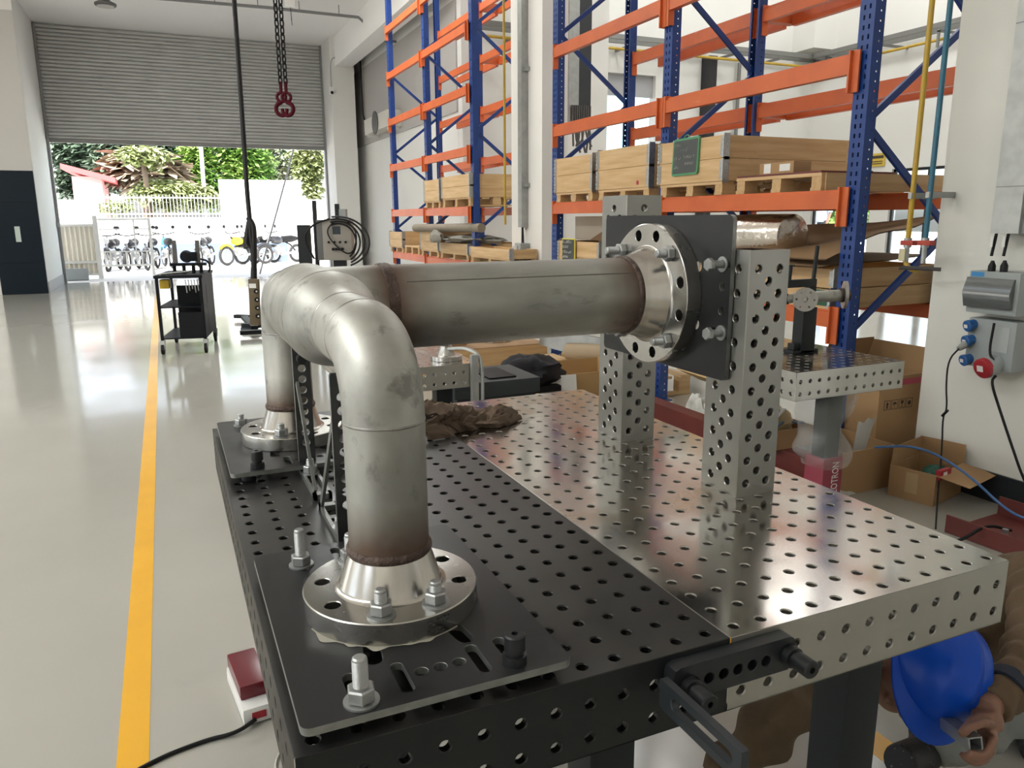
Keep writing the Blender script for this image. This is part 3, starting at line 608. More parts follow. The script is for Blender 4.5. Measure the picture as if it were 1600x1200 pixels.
# ---------------------------------------------------------------- crates, pallets
HINGE = mat('crate_hinge', (.48, .49, .49), .38, .85, (.36, .37, .37), scale=60, amt=.8)
def pallet_bits(root, x0, x1, y0, y1, z0, h=.125):
    for yy_ in (y0, (y0 + y1) / 2 - .04, y1 - .08):
        for xx_ in (x0, (x0 + x1) / 2 - .06, x1 - .12): MB().box(xx_ + .005, xx_ + .115, yy_ + .002, yy_ + .078, z0 + .018, z0 + h - .02).build('block', PINEX, root, 0)
        MB().box(x0, x1, yy_, yy_ + .08, z0, z0 + .018).build('bottom_board', PINEX, root, 0)
    n = 5; dy = (y1 - y0)
    for i in range(n):
        xa = x0 + (x1 - x0 - .1) * i / (n - 1); MB().box(xa, xa + .1, y0, y1, z0 + h - .02, z0 + h).build('top_board', PINE, root, 0)
def crate(x0, x1, y0, y1, z0, z1, label, rows=2, pal=.09, green=False, name='pallet_crate'):
    t = thing(name, ((x0 + x1) / 2, (y0 + y1) / 2, z0), label, 'crate', 'pine pallet collar crates')
    if pal: pallet_bits(t, x0 + .01, x1 - .01, y0 + .01, y1 - .01, z0, pal)
    zb = z0 + pal; h = (z1 - zb) / rows
    for i in range(rows):
        za, zc = zb + i * h + .0015, zb + (i + 1) * h - .0015
        MB().box(x0, x0 + .022, y0 + .004, y1 - .004, za, zc).build('board', PINE, t, 0); MB().box(x1 - .022, x1, y0 + .004, y1 - .004, za, zc).build('board', PINE, t, 0)
        MB().box(x0 + .022, x1 - .022, y0, y0 + .022, za, zc).build('board', PINEX, t, 0); MB().box(x0 + .022, x1 - .022, y1 - .022, y1, za, zc).build('board', PINEX, t, 0)
        for (hx, hy, sx, sy) in ((x0, y0, 1, 1), (x0, y1, 1, -1)):
            b = MB(); b.box(hx - .003, hx + .001, min(hy, hy + sy * .03), max(hy, hy + sy * .03), za + .01, zc - .01); b.box(min(hx, hx + sx * .05), max(hx, hx + sx * .05), hy - .003 if sy > 0 else hy - .001, hy + .001 if sy > 0 else hy + .003, za - .012, zc + .012)
            for j in range(5): zz_ = za + (zc - za) * (j + .1) / 5; b.cyl((hx - .003, hy - sy * .003, zz_), (hx - .003, hy - sy * .003, zz_ + (zc - za) * .16), .007, 8)
            b.build('hinge', HINGE, t, 30)
    MB().box(x0 + .02, x1 - .02, y0 + .02, y1 - .02, zb - .004, zb + .006).build('floor_board', PINEX, t, 0)
    return t
ZL = 1.578
crate(2.77, 3.93, 5.24, 5.94, ZL, 1.972, 'small pine crate at the far end of the upper shelf', pal=.085)
crate(2.77, 3.93, 4.37, 5.15, ZL, 1.985, 'pine crate with a red dot, second from the far end of the upper shelf', pal=.085)
crate(2.77, 3.90, 3.50, 4.235, ZL, 1.966, 'large pine crate carrying the chalkboard sign', pal=.09)
tag(MB().cyl((2.7695, 4.52, 1.70), (2.7685, 4.52, 1.70), .018, 12).build('red_sticker', SOCKR), 'round red sticker on the end board of the pine crate', 'sticker')
t = thing('pallet', (3.3, 3.0, ZL), 'low wooden pallet with a red board on top, nearest the blue upright', 'pallet')
pallet_bits(t, 2.80, 3.87, 2.66, 3.39, ZL, .10); MB().box(2.83, 3.88, 2.652, 2.674, ZL, ZL + .1).build('side_board', PINEX, t, 0)
MB().box(2.80, 3.4, 2.665, 3.38, ZL + .1, ZL + .112).build('red_board', REDP, t, 0)
t = thing('parcel_box', (3.0, 2.8, ZL + .112), 'small brown cardboard parcel with white label on the red board', 'box')
y0_, y1_ = ax(1240, 262, 2.86).y, ax(1187, 262, 2.86).y
MB().bbox(2.86, 3.0, y0_, y1_, ZL + .112, ZL + .185, .003).build('carton', CARD, t); MB().box(2.8592, 2.86, y0_ + .03, y0_ + .12, ZL + .13, ZL + .172).build('label_sheet', WHITE, t); MB().box(2.8592, 2.86, y1_ - .10, y1_ - .04, ZL + .122, ZL + .18).build('label_sheet', WHITE, t)
# chalkboard
t = thing('chalkboard', (2.75, 3.9, 1.72), 'small chalkboard sign in a green frame hanging on the large crate', 'sign')
CM = frame((2.762, 4.047, 1.722), (0, -1, .012), (.02, .03, 1))
U_ = V((0, -1, .012)).normalized(); W_ = V((.02, -.03, 1)).normalized()
GRN = mat('green_frame', (.07, .28, .13), .45); SLATE = mat('slate_board', (.06, .068, .066), .7, 0, (.08, .085, .085), scale=10, amt=.6)
b = MB(); b.panel((2.752, 4.05, 1.722), U_, W_, rrect(0, 0, .30, .255, .02), [], .012, 0, True); b.build('frame', GRN, t)
b = MB(); b.panel((2.751, 4.05, 1.722), U_, W_, rrect(.014, .014, .286, .241, .012), [], .002, 0, True); b.build('board', SLATE, t)
MB().tube([V((2.757, 4.05, 1.722)) + U_ * (.15 + .03 * cos(a_)) + W_ * (.255 + .02 * sin(a_)) for a_ in [pi * i / 8 for i in range(9)]], .004, 6).build('hook', GRN, t)
CHK = mat('chalk', (.55, .55, .5), .9)
for i_, (a0, zz_, w_) in enumerate(((.03, .20, .06), (.09, .165, .09), (.03, .11, .07), (.14, .115, .12), (.03, .05, .06), (.15, .07, .11))): scribble(V((2.7503, 4.05, 1.722)) + U_ * a0 + W_ * zz_, U_, W_, w_, .022, CHK, t, i_, name='chalk_writing')
# farther rack's crates
crate(2.77, 3.33, 9.33, 10.0, ZL, 1.955, 'small pine crate farthest away on the upper shelf of the farther rack', pal=.09)
crate(2.77, 3.5, 8.20, 9.24, ZL, 1.965, 'long pine crate on the upper shelf of the farther rack', pal=.11)
crate(2.77, 3.6, 6.75, 8.10, ZL, 1.90, 'long pine crate behind the near upright of the farther rack', pal=.085) if False else None
ZM = .905
crate(2.77, 3.4, 11.2, 11.95, ZM, 1.23, 'small pine crate farthest down the lower shelf', pal=.09)
crate(2.77, 3.4, 9.45, 10.25, ZM, 1.25, 'pine crate under the long cardboard tube on the lower shelf', pal=.09)
crate(2.77, 3.6, 8.30, 9.38, ZM, 1.12, 'pine crate with drawn arrow on the lower shelf', pal=.09, rows=1)
t = thing('pallet', (3.0, 10.7, ZM), 'bare pale wooden pallet between crates on the farther lower shelf', 'pallet'); pallet_bits(t, 2.78, 3.4, 10.35, 11.1, ZM, .12)
TUBE = mat('grey_brown_tube', (.26, .22, .17), .8, 0, (.20, .17, .13), scale=4, amt=.6)
tag(MB().cyl((2.72, 10.3, 1.30), (2.86, 8.05, 1.32), .055, 20).build('cardboard_tube', TUBE), 'long grey brown rolled tube lying over the lower crates', 'tube')
FAB = mat('grey_fabric', (.26, .245, .21), .9, 0, (.20, .185, .16), scale=8, amt=.6)
def lump(name, c, r, label, cat, m, seed=0, k=28, amp=.25, freq=2.2, group=None, flat=True):
    c = V(c); b = MB()
    def fn(u, v):
        a = 2 * pi * u; e = pi * (v - .5); d = V((cos(e) * cos(a), cos(e) * sin(a), sin(e)))
        q = 1 + amp * noise.noise(d * freq + V((seed, seed, seed))) + amp * .5 * noise.noise(d * freq * 2.7 + V((seed, 0, seed)))
        p = V((d.x * r[0] * q, d.y * r[1] * q, d.z * r[2] * q))
        if flat and p.z < -r[2] * .75: p.z = -r[2] * .75
        return c + V((0, 0, r[2] * .75)) + p
    b.grid(fn, k, k // 2 + 2, closeu=True); return tag(b.build(name, m, None, 60), label, cat, group)
lump('wrapped_bundle', (2.66, 9.18, 1.12), (.06, .22, .09), 'grey brown wrapped bundle leaning on the lower crates of the farther rack', 'bundle', FAB, 3)
lump('folded_sheet', (3.0, 8.8, 1.12), (.3, .75, .06), 'crumpled grey sheet spread over the farther lower crates', 'sheet', FAB, 5, amp=.4)
crate(2.72, 3.05, 6.9, 8.1, ZM, 1.10, 'narrow pine crate half hidden behind the white pillar', pal=.09, rows=1)
# ---------------------------------------------------------------- lower shelf of the near rack
crate(2.80, 3.5, 5.15, 5.92, ZM, 1.22, 'pine crate with a dark notice on its end, lower shelf by the white pillar', pal=.02)
t = thing('notice_board', (2.78, 5.67, 1.0), 'dark notice with yellow edge fixed on the lower pine crate', 'sign')
MB().box(2.776, 2.786, 5.545, 5.80, .98, 1.245).build('frame', mat('yellow_edge', (.65, .55, .08), .5), t); MB().box(2.772, 2.777, 5.56, 5.785, .99, 1.235).build('board', SLATE, t)
for i_ in range(4): scribble((2.7712, 5.775, 1.20 - i_ * .045), (0, -1, 0), (0, 0, 1), .18 if i_ % 2 == 0 else .11, .026, CHK, t, 20 + i_, th=.0016, name='notice_writing')
def carton(x0, x1, y0, y1, z0, z1, label, rot=0., open_=False, flaps=(), m=CARD, t_=.006, group='cardboard boxes', name='cardboard_box', tape=False):
    c = V(((x0 + x1) / 2, (y0 + y1) / 2, z0)); t = thing(name, c, label, 'box', group)
    hx, hy, h = (x1 - x0) / 2, (y1 - y0) / 2, z1 - z0; M = Mx.Translation(c) @ Mx.Rotation(rad(rot), 4, 'Z')
    b = MB(); b.box(-hx, hx, -hy, -hy + t_, 0, h, M); b.box(-hx, hx, hy - t_, hy, 0, h, M); b.box(-hx, -hx + t_, -hy + t_, hy - t_, 0, h, M); b.box(hx - t_, hx, -hy + t_, hy - t_, 0, h, M); b.box(-hx + t_, hx - t_, -hy + t_, hy - t_, 0, t_, M)
    if not open_: b.box(-hx, hx, -hy, hy, h, h + t_, M)
    b.build('carton', m, t, 0)
    for (side, ln, ang) in flaps:
        a = rad(ang); 
        if side in 'we':
            s = -1 if side == 'w' else 1; p = [V((s * hx, -hy, h)), V((s * hx, hy, h)), V((s * (hx + ln * sin(a)), hy, h + ln * cos(a))), V((s * (hx + ln * sin(a)), -hy, h + ln * cos(a)))]
        else:
            s = -1 if side == 's' else 1; p = [V((-hx, s * hy, h)), V((hx, s * hy, h)), V((hx, s * (hy + ln * sin(a)), h + ln * cos(a))), V((-hx, s * (hy + ln * sin(a)), h + ln * cos(a)))]
        n_ = (p[1] - p[0]).cross(p[2] - p[0]).normalized() * .004; MB().prism([M @ q for q in p], M.to_3x3() @ n_).build('flap', m, t, 0)
    if tape: MB().box(-hx - .0008, -hx, -.03, .03, h * .25, h * .9, M).build('tape', mat('packing_tape', (.50, .36, .20), .25), t)
    return t
carton(3.0, 3.5, 5.1, 5.95, 1.226, 1.44, 'pale cardboard box on top of the lower pine crate', m=mat('pale_cardboard', (.42, .36, .29), .8), group=None)
# sheets of cardboard and long boxes
t = carton(2.80, 3.75, 1.0 + 1.56, 2.40, 0, 0, '') if False else None
yA, yB = 2.56, 4.14
crate(2.79, 3.75, 2.52, 3.85, ZM, 1.02, 'long flat pine box with a green end, bottom of the near lower shelf', pal=0, rows=1)
tag(MB().box(2.785, 2.79, 2.535, 2.68, .925, 1.015).build('green_label', mat('green_label', (.02, .10, .05), .6)), 'dark green printed label at the end of the flat pine box', 'label')
crate(2.83, 3.78, 2.54, 3.80, 1.022, 1.135, 'long flat pine box lying on the one with the green end', pal=0, rows=1)
def sheet(name, pts, label, m, th=.006, seed=0, nu=16, nv=10, amp=.02, cat='cardboard', group=None):
    """bent sheet between four corners"""
    P = [V(p) for p in pts]; b = MB()
    f = lambda off: (lambda u, v: (P[0] * (1 - u) + P[1] * u) * (1 - v) + (P[3] * (1 - u) + P[2] * u) * v + V((0, 0, amp * noise.noise(V((u * 2.5 + seed, v * 2, seed))) * 2 + off)))
    b.grid(f(0), nu, nv); b.grid(f(-th), nu, nv); return tag(b.build(name, m, None, 60), label, cat, group)
sheet('cardboard_sheet', [(2.86, 5.42, 1.235), (2.82, 4.78, 1.235), (3.0, 4.70, 1.43), (3.0, 4.98, 1.46)], 'dark brown folded cardboard leaning beside the pale box, behind the far column', mat('brown_cardboard_dark', (.16, .09, .045), .85), seed=9, amp=.01)
lump('white_roll', (2.90, 4.88, 1.08), (.09, .17, .14), 'pale wrapped lumpy roll on the lower shelf behind the far column', 'roll', mat('pale_wrap', (.50, .45, .36), .8), 13, amp=.4)
crate(2.82, 3.5, 4.45, 5.10, ZM, 1.10, 'low pine crate on the lower shelf behind the far square column', pal=.02, rows=1)
CARDB = mat('brown_cardboard', (.27, .165, .08), .8, 0, (.22, .135, .065), scale=3, amt=.5)
sheet('cardboard_sheet', [(2.80, 3.86, 1.16), (2.72, 2.50, 1.20), (3.6, 2.5, 1.42), (3.6, 3.86, 1.36)], 'large bent brown cardboard sheet on top of the long flat boxes', CARDB, seed=2, amp=.03)
sheet('cardboard_sheet', [(2.74, 3.80, 1.145), (2.70, 2.52, 1.15), (3.6, 2.5, 1.20), (3.6, 3.8, 1.20)], 'lower brown cardboard sheet sandwiched between the flat boxes and the bent sheet', CARDB, seed=5, amp=.02)
# foil roll
FOIL = mat('silver_foil', (.72, .68, .62), .22, 1, (.60, .50, .42), scale=3, amt=.6, bump=.6, bscale=14)
b = MB(); b.lathe((2.85, 4.05, 1.30), (.06, -1, .012), [(0, .001), (0, .10), (.02, .125), (.3, .135), (.8, .14), (1.08, .135), (1.10, .09), (1.10, .001)], 40)
tag(b.build('foil_roll', FOIL, None, 50), 'thick roll of shiny silver insulation foil on the near rack', 'roll')
# ---------------------------------------------------------------- table 2 and 3 with their work pieces
t2 = grid_table('welding_table', 'bare steel perforated table between the near table and the blue rack upright', 1.548, 1.475, 12, 20, .83, TSTEEL, TSIDE, RIM, [(1.93, 1.66)])
l2 = MB().bbox(1.93, 2.015, 2.30, 2.378, .02, .83 - .116, .006).build('leg', DGR, t2)
MB().box(1.88, 2.08, 1.62, 2.45, .83 - .140, .83 - .116).build('mounting_flange', TSIDE, t2)
t3 = grid_table('welding_table', 'farther bare steel perforated table seen under the long pipe, two flanges on it', .066, 2.65, 12, 20, .745, TSTEEL, TSIDE, RIM, [(.15, 2.8), (.5, 2.8), (.5, 3.5)])
# vertical clamp stand on table 2
t = thing('clamp_stand', (1.93, 1.84, .83), 'black post with clamp fork holding a small flanged pipe', 'clamp stand')
DK = mat('dark_cast', (.010, .013, .014), .45, spec=.3)
MB().bbox(1.885, 1.965, 1.80, 1.86, .83, 1.035, .004).build('post', DK, t); MB().bbox(1.84, 1.99, 1.80, 1.90, .83, .845, .004).build('base', DK, t); MB().bbox(1.852, 1.885, 1.81, 1.85, .845, .875, .003).build('clamp_foot', DK, t)
MB().bbox(1.80, 1.965, 1.815, 1.84, 1.125, 1.16, .004).build('cross_bar', DK, t); MB().bbox(1.93, 1.965, 1.815, 1.85, 1.03, 1.13, .004).build('neck', DK, t)
MB().cyl((1.955, 1.828, 1.15), (1.965, 1.828, 1.305), .009, 14).build('long_rod', DK, t); MB().cyl((1.815, 1.828, 1.15), (1.82, 1.828, 1.225), .008, 14).build('short_rod', DK, t); MB().cyl((1.775, 1.828, 1.22), (1.84, 1.828, 1.22), .0035, 8).build('handle', DK, t)
MB().cyl((1.80, 1.83, 1.055), (1.80, 1.83, 1.10), .018, 14, r2=.012).build('clamp_screw', DK, t)
t = thing('flanged_pipe', (1.98, 1.8, 1.08), 'short steel pipe with a disc flange at each end, held by the black clamp stand', 'pipe')
def small_flange(c, n, R, bc, nh, name, par, th=.014, bore=.012, rh=.0045):
    n = V(n).normalized(); u = (V((0, 0, 1)) - n * n.z) if abs(n.z) < .9 else V((1, 0, 0)); u = u.normalized(); w_ = n.cross(u)
    H = [circ(bc * cos(2 * pi * i / nh + .5), bc * sin(2 * pi * i / nh + .5), rh, 10) for i in range(nh)] + ([circ(0, 0, bore, 18)] if bore else [])
    b = MB(); b.panel(c, u, w_, circ(0, 0, R, 40), H, th, .0008, True, 0, 0); return b.build(name, mat('dull_flange', (.42, .41, .39), .45, 1), par, 30)
small_flange((1.865, 1.775, 1.075), (-.55, -.8, 0), .052, .037, 6, 'disc', t)
MB().cyl((1.875, 1.79, 1.075), (1.90, 1.83, 1.075), .022, 24).build('hub', FLG, t)
MB().cyl((1.86, 1.83, 1.078), (2.10, 1.80, 1.082), .026, 28).build('tube', SEL, t); small_flange((2.128, 1.795, 1.083), (.8, -.6, 0), .062, .045, 4, 'disc', t, bore=0)
MB().cyl((2.09, 1.80, 1.082), (2.128, 1.79, 1.083), .032, 28).build('hub', WELD, t)
MB().cyl((1.80, 1.83, 1.075), (1.86, 1.83, 1.077), .020, 24).build('tube_end', SEL, t)
# flanges on table 3
p = V((.555, 2.80, .745)); t = thing('weld_neck_flange', p, 'small shiny weld neck flange standing on the farther table', 'flange')
MB().lathe(p, (0, 0, 1), [(0, .02), (0, .078), (.002, .08), (.022, .08), (.024, .078), (.024, .045), (.03, .043), (.062, .030), (.070, .030), (.070, .024), (.0, .022)], 48).build('body', FLG, t, 30)
t = thing('f_clamp', (.63, 2.66, .70), 'grey pipe clamp bow hooked over the edge of the farther table', 'clamp')
MB().tube([(.55, 2.78, .80), (.62, 2.70, .815), (.665, 2.635, .79), (.675, 2.62, .72), (.675, 2.62, .55)], .009, 10, 2).build('bow', GALV, t); MB().bbox(.62, .655, 2.615, 2.645, .52, .79, .004).build('bar', GALV, t)
# ---------------------------------------------------------------- rag on the black table
RAGM = mat('dirty_rag', (.15, .105, .072), .95, 0, (.09, .06, .042), scale=7, amt=.8, bump=.3, bscale=60)
overlay(RAGM, (.32, .25, .15), 6, .62, .72, .6)
def ragf(u, v):
    L_ = u; cx = .02 + .27 * L_ ** 1.1; cyy = 1.255 - .02 * L_ + .02 * sin(L_ * 7)
    wd = .13 * (1 - .74 * L_) * (.75 + .25 * sin(pi * min(1, L_ * 1.6 + .2))) + .006; h = .075 * (1 - L_) ** .6 * (.8 + .2 * sin(L_ * 9)) + .010
    a = pi * v; q = V((L_ * 4 + 4, v * 2.2, 1.3)); wv = V((noise.noise(q), noise.noise(q + V((7, 1, 2))), 0)) * .7
    r1 = 1 - abs(noise.noise(V((L_ * 6 + wv.x * 2, v * 7 + wv.y * 2, 5.1)))) * 2.6; r2 = 1 - abs(noise.noise(V((L_ * 15 + wv.y * 4, v * 15 + wv.x * 4, 2.1)))) * 2.4
    k = sin(a) ** .5 if 0 < v < 1 else 0
    x = cx + .06 * noise.noise(V((v * 4, L_ * 2, 9))) * (1 - L_ * .5) - (.05 if L_ < .05 else 0) * (1 - sin(a)); y = cyy - wd * cos(a) * (1 + .35 * noise.noise(V((L_ * 9, v * 2, 3))))
    return V((x - .05, y, .8515 + max(0.0, k * (h * (.62 + .42 * noise.noise(V((L_ * 3.3, v * 2.5, 8))) + .30 * r1 + .14 * r2)))))
b = MB().grid(ragf, 150, 80); tag(b.build('rag', RAGM, None, 170), 'crumpled dirty brown rag lying across both near tables', 'rag'); b = None
# ---------------------------------------------------------------- clutter under and behind the tables
t = thing('steel_beam', (2.12, 2.7, .15), 'long red primed steel channel lying beyond the steel table', 'beam')
b = MB(); b.box(2.03, 2.042, 1.8, 3.75, .155, .30); b.box(2.042, 2.13, 1.8, 3.75, .288, .30); b.box(2.042, 2.13, 1.8, 3.75, .155, .167); b.build('channel', REDP, t, 0)
b = MB(); b.box(1.90, 1.912, 1.9, 3.7, .04, .15); b.box(1.912, 2.03, 1.9, 3.7, .04, .052); b.build('lower_channel', REDP, t, 0)
for y in (2.0, 2.8, 3.5): MB().box(1.93, 2.14, y, y + .09, .052, .155).build('timber', PINEX, t, 0)
PLAST = mat('clear_plastic_film', (.62, .62, .58), .18, 0, (.50, .49, .45), scale=9, amt=.6, bump=.6, bscale=30)
def clump(name, c, r, label, cat, m, seed, group=None, amp=.5, k=46):
    """creased sheet heap"""
    c = V(c); b = MB()
    def fn(u, v):
        a = 2 * pi * u; q = v; d = V((cos(a), sin(a), 0)); R = 1 + .25 * noise.noise(d * 1.3 + V((seed, 0, 0)))
        n1 = abs(noise.noise(V((d.x * q * 3.2 + seed, d.y * q * 3.2, seed)))); n2 = abs(noise.noise(V((d.x * q * 8 + seed, d.y * q * 8, 2 + seed))))
        return c + V((d.x * r[0] * q * R, d.y * r[1] * q * R, max(0, r[2] * ((1 - q ** 2.2) * (.75 + amp * n1 * 1.6 - .3) + .35 * amp * n2 * (1 - q ** 4)))))
    b.grid(fn, k, 24, closeu=True); return tag(b.build(name, m, None, 30), label, cat, group)
clump('plastic_film', (2.33, 2.95, .0), (.24, .42, .42), 'heap of crumpled clear plastic film behind the red channel', 'film', PLAST, 1)
clump('plastic_film', (2.45, 2.25, .0), (.26, .30, .36), 'clear plastic film heap between the red channel and the cartons', 'film', PLAST, 7)
t = thing('carton_lid', (2.55, 3.3, .35), 'small tan folded carton lying tilted on the plastic film', 'box')
M_ = Mx.Translation((2.50, 3.22, .43)) @ Mx.Rotation(rad(24), 4, 'Y') @ Mx.Rotation(rad(12), 4, 'Z')
MB().bbox(-.13, .13, -.14, .14, -.045, .045, .003, M_).build('carton', mat('tan_carton', (.55, .37, .16), .7), t); MB().box(-.131, .131, -.004, .004, .0455, .0462, M_).build('seam', CARDI, t)
# tray of tools on the channel
t = carton(1.98, 2.24, 2.02, 2.30, .302, .40, 'open cardboard tray full of small tools on the red channel', open_=True, flaps=(('n', .12, 30),))
tag(MB().tube([(2.0, 2.05, .405), (2.1, 2.1, .42), (2.2, 2.06, .41)], .007, 8, 2).build('screwdriver', mat('blue_grip', (.05, .10, .18), .4)), 'thin blue tool lying in the open cardboard tray', 'tool')
lump('glove', (2.1, 2.16, .315), (.09, .08, .09), 'pale crumpled work glove in the cardboard tray', 'glove', mat('glove_cloth', (.40, .30, .17), .9), 11, amp=.5)
tag(MB().box(2.02, 2.12, 2.10, 2.22, .45, .456, Mx.Translation((2.07, 2.16, .45)) @ Mx.Rotation(rad(-20), 4, 'Y') @ Mx.Rotation(rad(20), 4, 'Z') @ Mx.Translation((-2.07, -2.16, -.45))).build('paper', WHITE), 'small white folded paper on top of the tool tray', 'paper')
# wrapped leg with maroon sleeve and lettering
t = thing('maroon_carton', (1.972, 1.72, 0), 'maroon carton sleeve with white lettering round the leg of the second table', 'carton')
MAR = mat('maroon_print', (.28, .045, .07), .45, 0, (.36, .09, .11), scale=5, amt=.5)
MB().bbox(1.915, 2.03, 1.645, 1.755, .004, .372, .004).build('sleeve', MAR, t); letters('lettering', 'CLOTRON', .062, frame((1.990, 1.6445, .268), (0, 0, 1), (-1, 0, 0)) @ Mx.Diagonal((.58, .9, 1, 1)), WHITE, t)
CLEAR = mat('clear_film', (.75, .78, .78), .10, alpha=.22, bump=.9, bscale=26, spec=1.0)
b = MB()
def film(u, v):
    a = 2 * pi * u; q = 1 + .35 * noise.noise(V((cos(a) * 2, sin(a) * 2, v * 5 + 3))); r0 = (.085 + .02 * sin(v * 9)) * q; bul = .11 * max(0, cos(a - rad(200))) ** 2 * sin(pi * v) ** .8
    return V((1.972 + (r0 + bul) * cos(a), 1.70 + (r0 + bul) * sin(a), .33 + .36 * v))
b.grid(film, 40, 26, closeu=True); tag(b.build('plastic_bag', CLEAR, None, 50), 'clear plastic bag tied round the leg of the second table above the maroon sleeve', 'bag')
# cartons by the right pillar
t = carton(2.86, 3.22, 2.18, 2.60, 0, .56, 'tall brown carton with four handling symbols, behind the second table', flaps=(('n', .16, -15), ('e', .14, 10)), open_=True)
INK = mat('print_ink', (.05, .04, .03), .8)
sy = 2.1795; cx0, cz0 = 2.905, .37
for i_ in range(4):
    x_ = cx0 + i_ * .058
    b = MB(); 
    for (a0, a1, c0, c1) in ((0, .05, 0, .003), (0, .05, .052, .055), (0, .003, 0, .055), (.047, .05, 0, .055)): b.box(x_ + a0, x_ + a1, sy - .0004, sy, cz0 + c0, cz0 + c1)
    q = x_ + .025
    if i_ == 0: b.add([(q - .012, sy - .0005, cz0 + .03), (q + .012, sy - .0005, cz0 + .03), (q, sy - .0005, cz0 + .047)], [(0, 1, 2)]); b.box(q - .005, q + .005, sy - .0005, sy, cz0 + .008, cz0 + .032)
    elif i_ == 1: b.add([(q + .016 * cos(pi * k / 8), sy - .0005, cz0 + .028 + .014 * sin(pi * k / 8)) for k in range(9)], [tuple(range(9))]); b.box(q - .0015, q + .0015, sy - .0005, sy, cz0 + .008, cz0 + .03)
    elif i_ == 2: b.add([(q - .012, sy - .0005, cz0 + .046), (q + .012, sy - .0005, cz0 + .046), (q + .010, sy - .0005, cz0 + .03), (q, sy - .0005, cz0 + .022), (q - .010, sy - .0005, cz0 + .03)], [(0, 1, 2, 3, 4)]); b.box(q - .0015, q + .0015, sy - .0005, sy, cz0 + .01, cz0 + .024); b.box(q - .008, q + .008, sy - .0005, sy, cz0 + .008, cz0 + .011)
    else: b.add([(q + .013 * cos(2 * pi * k / 10), sy - .0005, cz0 + .027 + .013 * sin(2 * pi * k / 10)) for k in range(10)], [tuple(range(10))])
    b.build('handling_symbol', INK, t, 0)
MB().box(2.90, 3.2, sy - .0004, sy, .505, .54).build('pink_tape', mat('pink_tape', (.50, .08, .12), .4), t)
carton(2.42, 2.80, 2.0, 2.36, 0, .235, 'brown carton standing open in front of the tall carton, white paper sticking out', open_=True, flaps=(('w', .13, 60),), tape=True)
sheet('foam_sheet', [(2.50, 2.03, .02), (2.66, 2.12, .02), (2.76, 2.10, .36), (2.58, 2.06, .37)], 'white foam sheet standing up out of the open carton', mat('foam_sheet_white', (.55, .55, .53), .7), cat='foam', amp=.03, seed=4)
carton(2.70, 3.02, 1.73, 1.96, 0, .165, 'low open carton by the pillar skirting with a green part inside', open_=True, flaps=(('s', .16, 98), ('e', .10, -3), ('n', .10, -5)), rot=14, tape=True)
lump('green_part', (2.88, 1.82, .03), (.09, .06, .075), 'dark green wrapped part inside the low open carton', 'part', mat('green_wrap', (.02, .12, .09), .4), 8)
t = thing('red_packet', (2.79, 1.70, .14), 'small red and white packet at the edge of the low open carton', 'packet'); M_ = Mx.Translation((2.79, 1.70, .165)) @ Mx.Rotation(rad(8), 4, 'Z')
MB().bbox(-.05, .05, -.012, .012, -.025, .025, .003, M_).build('packet', SOCKR, t); MB().box(-.022, .012, -.0135, -.0125, -.014, .014, M_).build('white_panel', WHITE, t)
carton(1.52, 1.86, 1.80, 2.22, 0, .20, 'empty open carton under the second table, folded flaps out', open_=True, flaps=(('w', .12, 80), ('e', .06, 60)))
t = thing('steel_frame', (2.8, 1.25, 0), 'short red steel channel frame on the floor at the pillar', 'steel frame')
M_ = Mx.Translation((2.74, 1.17, 0)) @ Mx.Rotation(rad(4), 4, 'Z')
b = MB(); b.box(-.22, -.208, -.34, .30, .003, .085, M_); b.box(-.208, .20, -.34, .30, .003, .014, M_); b.box(.19, .20, -.34, .30, .014, .10, M_); b.build('channel', REDP, t, 0)
for (x, y, h) in ((-.10, .10, .05), (-.03, -.02, .07), (.0, -.24, .11), (.03, -.235, .11)): MB().cyl(M_ @ V((x, y, .014)), M_ @ V((x, y, .014 + h)), .013, 14).build('bolt', NUT, t)
CAB = mat('cable_black', (.007, .007, .008), .5, spec=.3); CABB = mat('cable_blue', (.05, .14, .34), .4)
def cable(pts, r, label, m=CAB, sm=3, name='cable', group=None): return tag(MB().tube(pts, r, 8, sm).build(name, m, None, 60), label, 'cable', group)
cable([(2.48, 1.86, .30), (2.62, 1.72, .33), (2.66, 1.50, .26), (2.72, 1.30, .10), (2.62, 1.10, .16), (2.74, .98, .20), (2.86, .90, .10)], .006, 'blue hose arching over the cartons and the red channel frame', CABB)
cable([(1.7, 1.35, .006), (2.1, 1.40, .006), (2.35, 1.28, .04), (2.55, 1.30, .09), (2.70, 1.28, .04)], .007, 'black cable running from behind the table towards the low carton')
cable([(1.75, 1.28, .006), (2.05, 1.22, .006), (2.2, 1.0, .006), (2.45, .86, .006), (2.8, .62, .006)], .007, 'black cable lying loosely in front of the red channel frame')
cable([(2.2, 1.25, .012), (2.3, 1.10, .008), (2.25, .95, .008), (2.5, .75, .008), (2.75, .50, .008)], .005, 'thin blue hose curling on the floor at the table corner', CABB)
cable([(2.45 + .09 * cos(a) + .01 * sin(3.3 * a), .85 + .14 * sin(a), .01 + .0035 * a) for a in [i * .5 for i in range(44)]], .006, 'coil of grey black cable on the floor beside the red channel frame', sm=1)
t = thing('green_pipe_pieces', (2.35, .55, 0), 'dark green and white offcuts of pipe lying on the floor at the table corner', 'offcut')
MB().lathe((2.22, .60, .045), (1, .15, 0), [(0, .030), (0, .038), (.16, .038), (.16, .030), (0, .030)], 24).build('pipe', mat('green_pipe', (.015, .07, .04), .3), t); MB().box(2.2, 2.55, .50, .72, .001, .006).build('glass_sheet', mat('pale_sheet', (.35, .38, .36), .2), t)
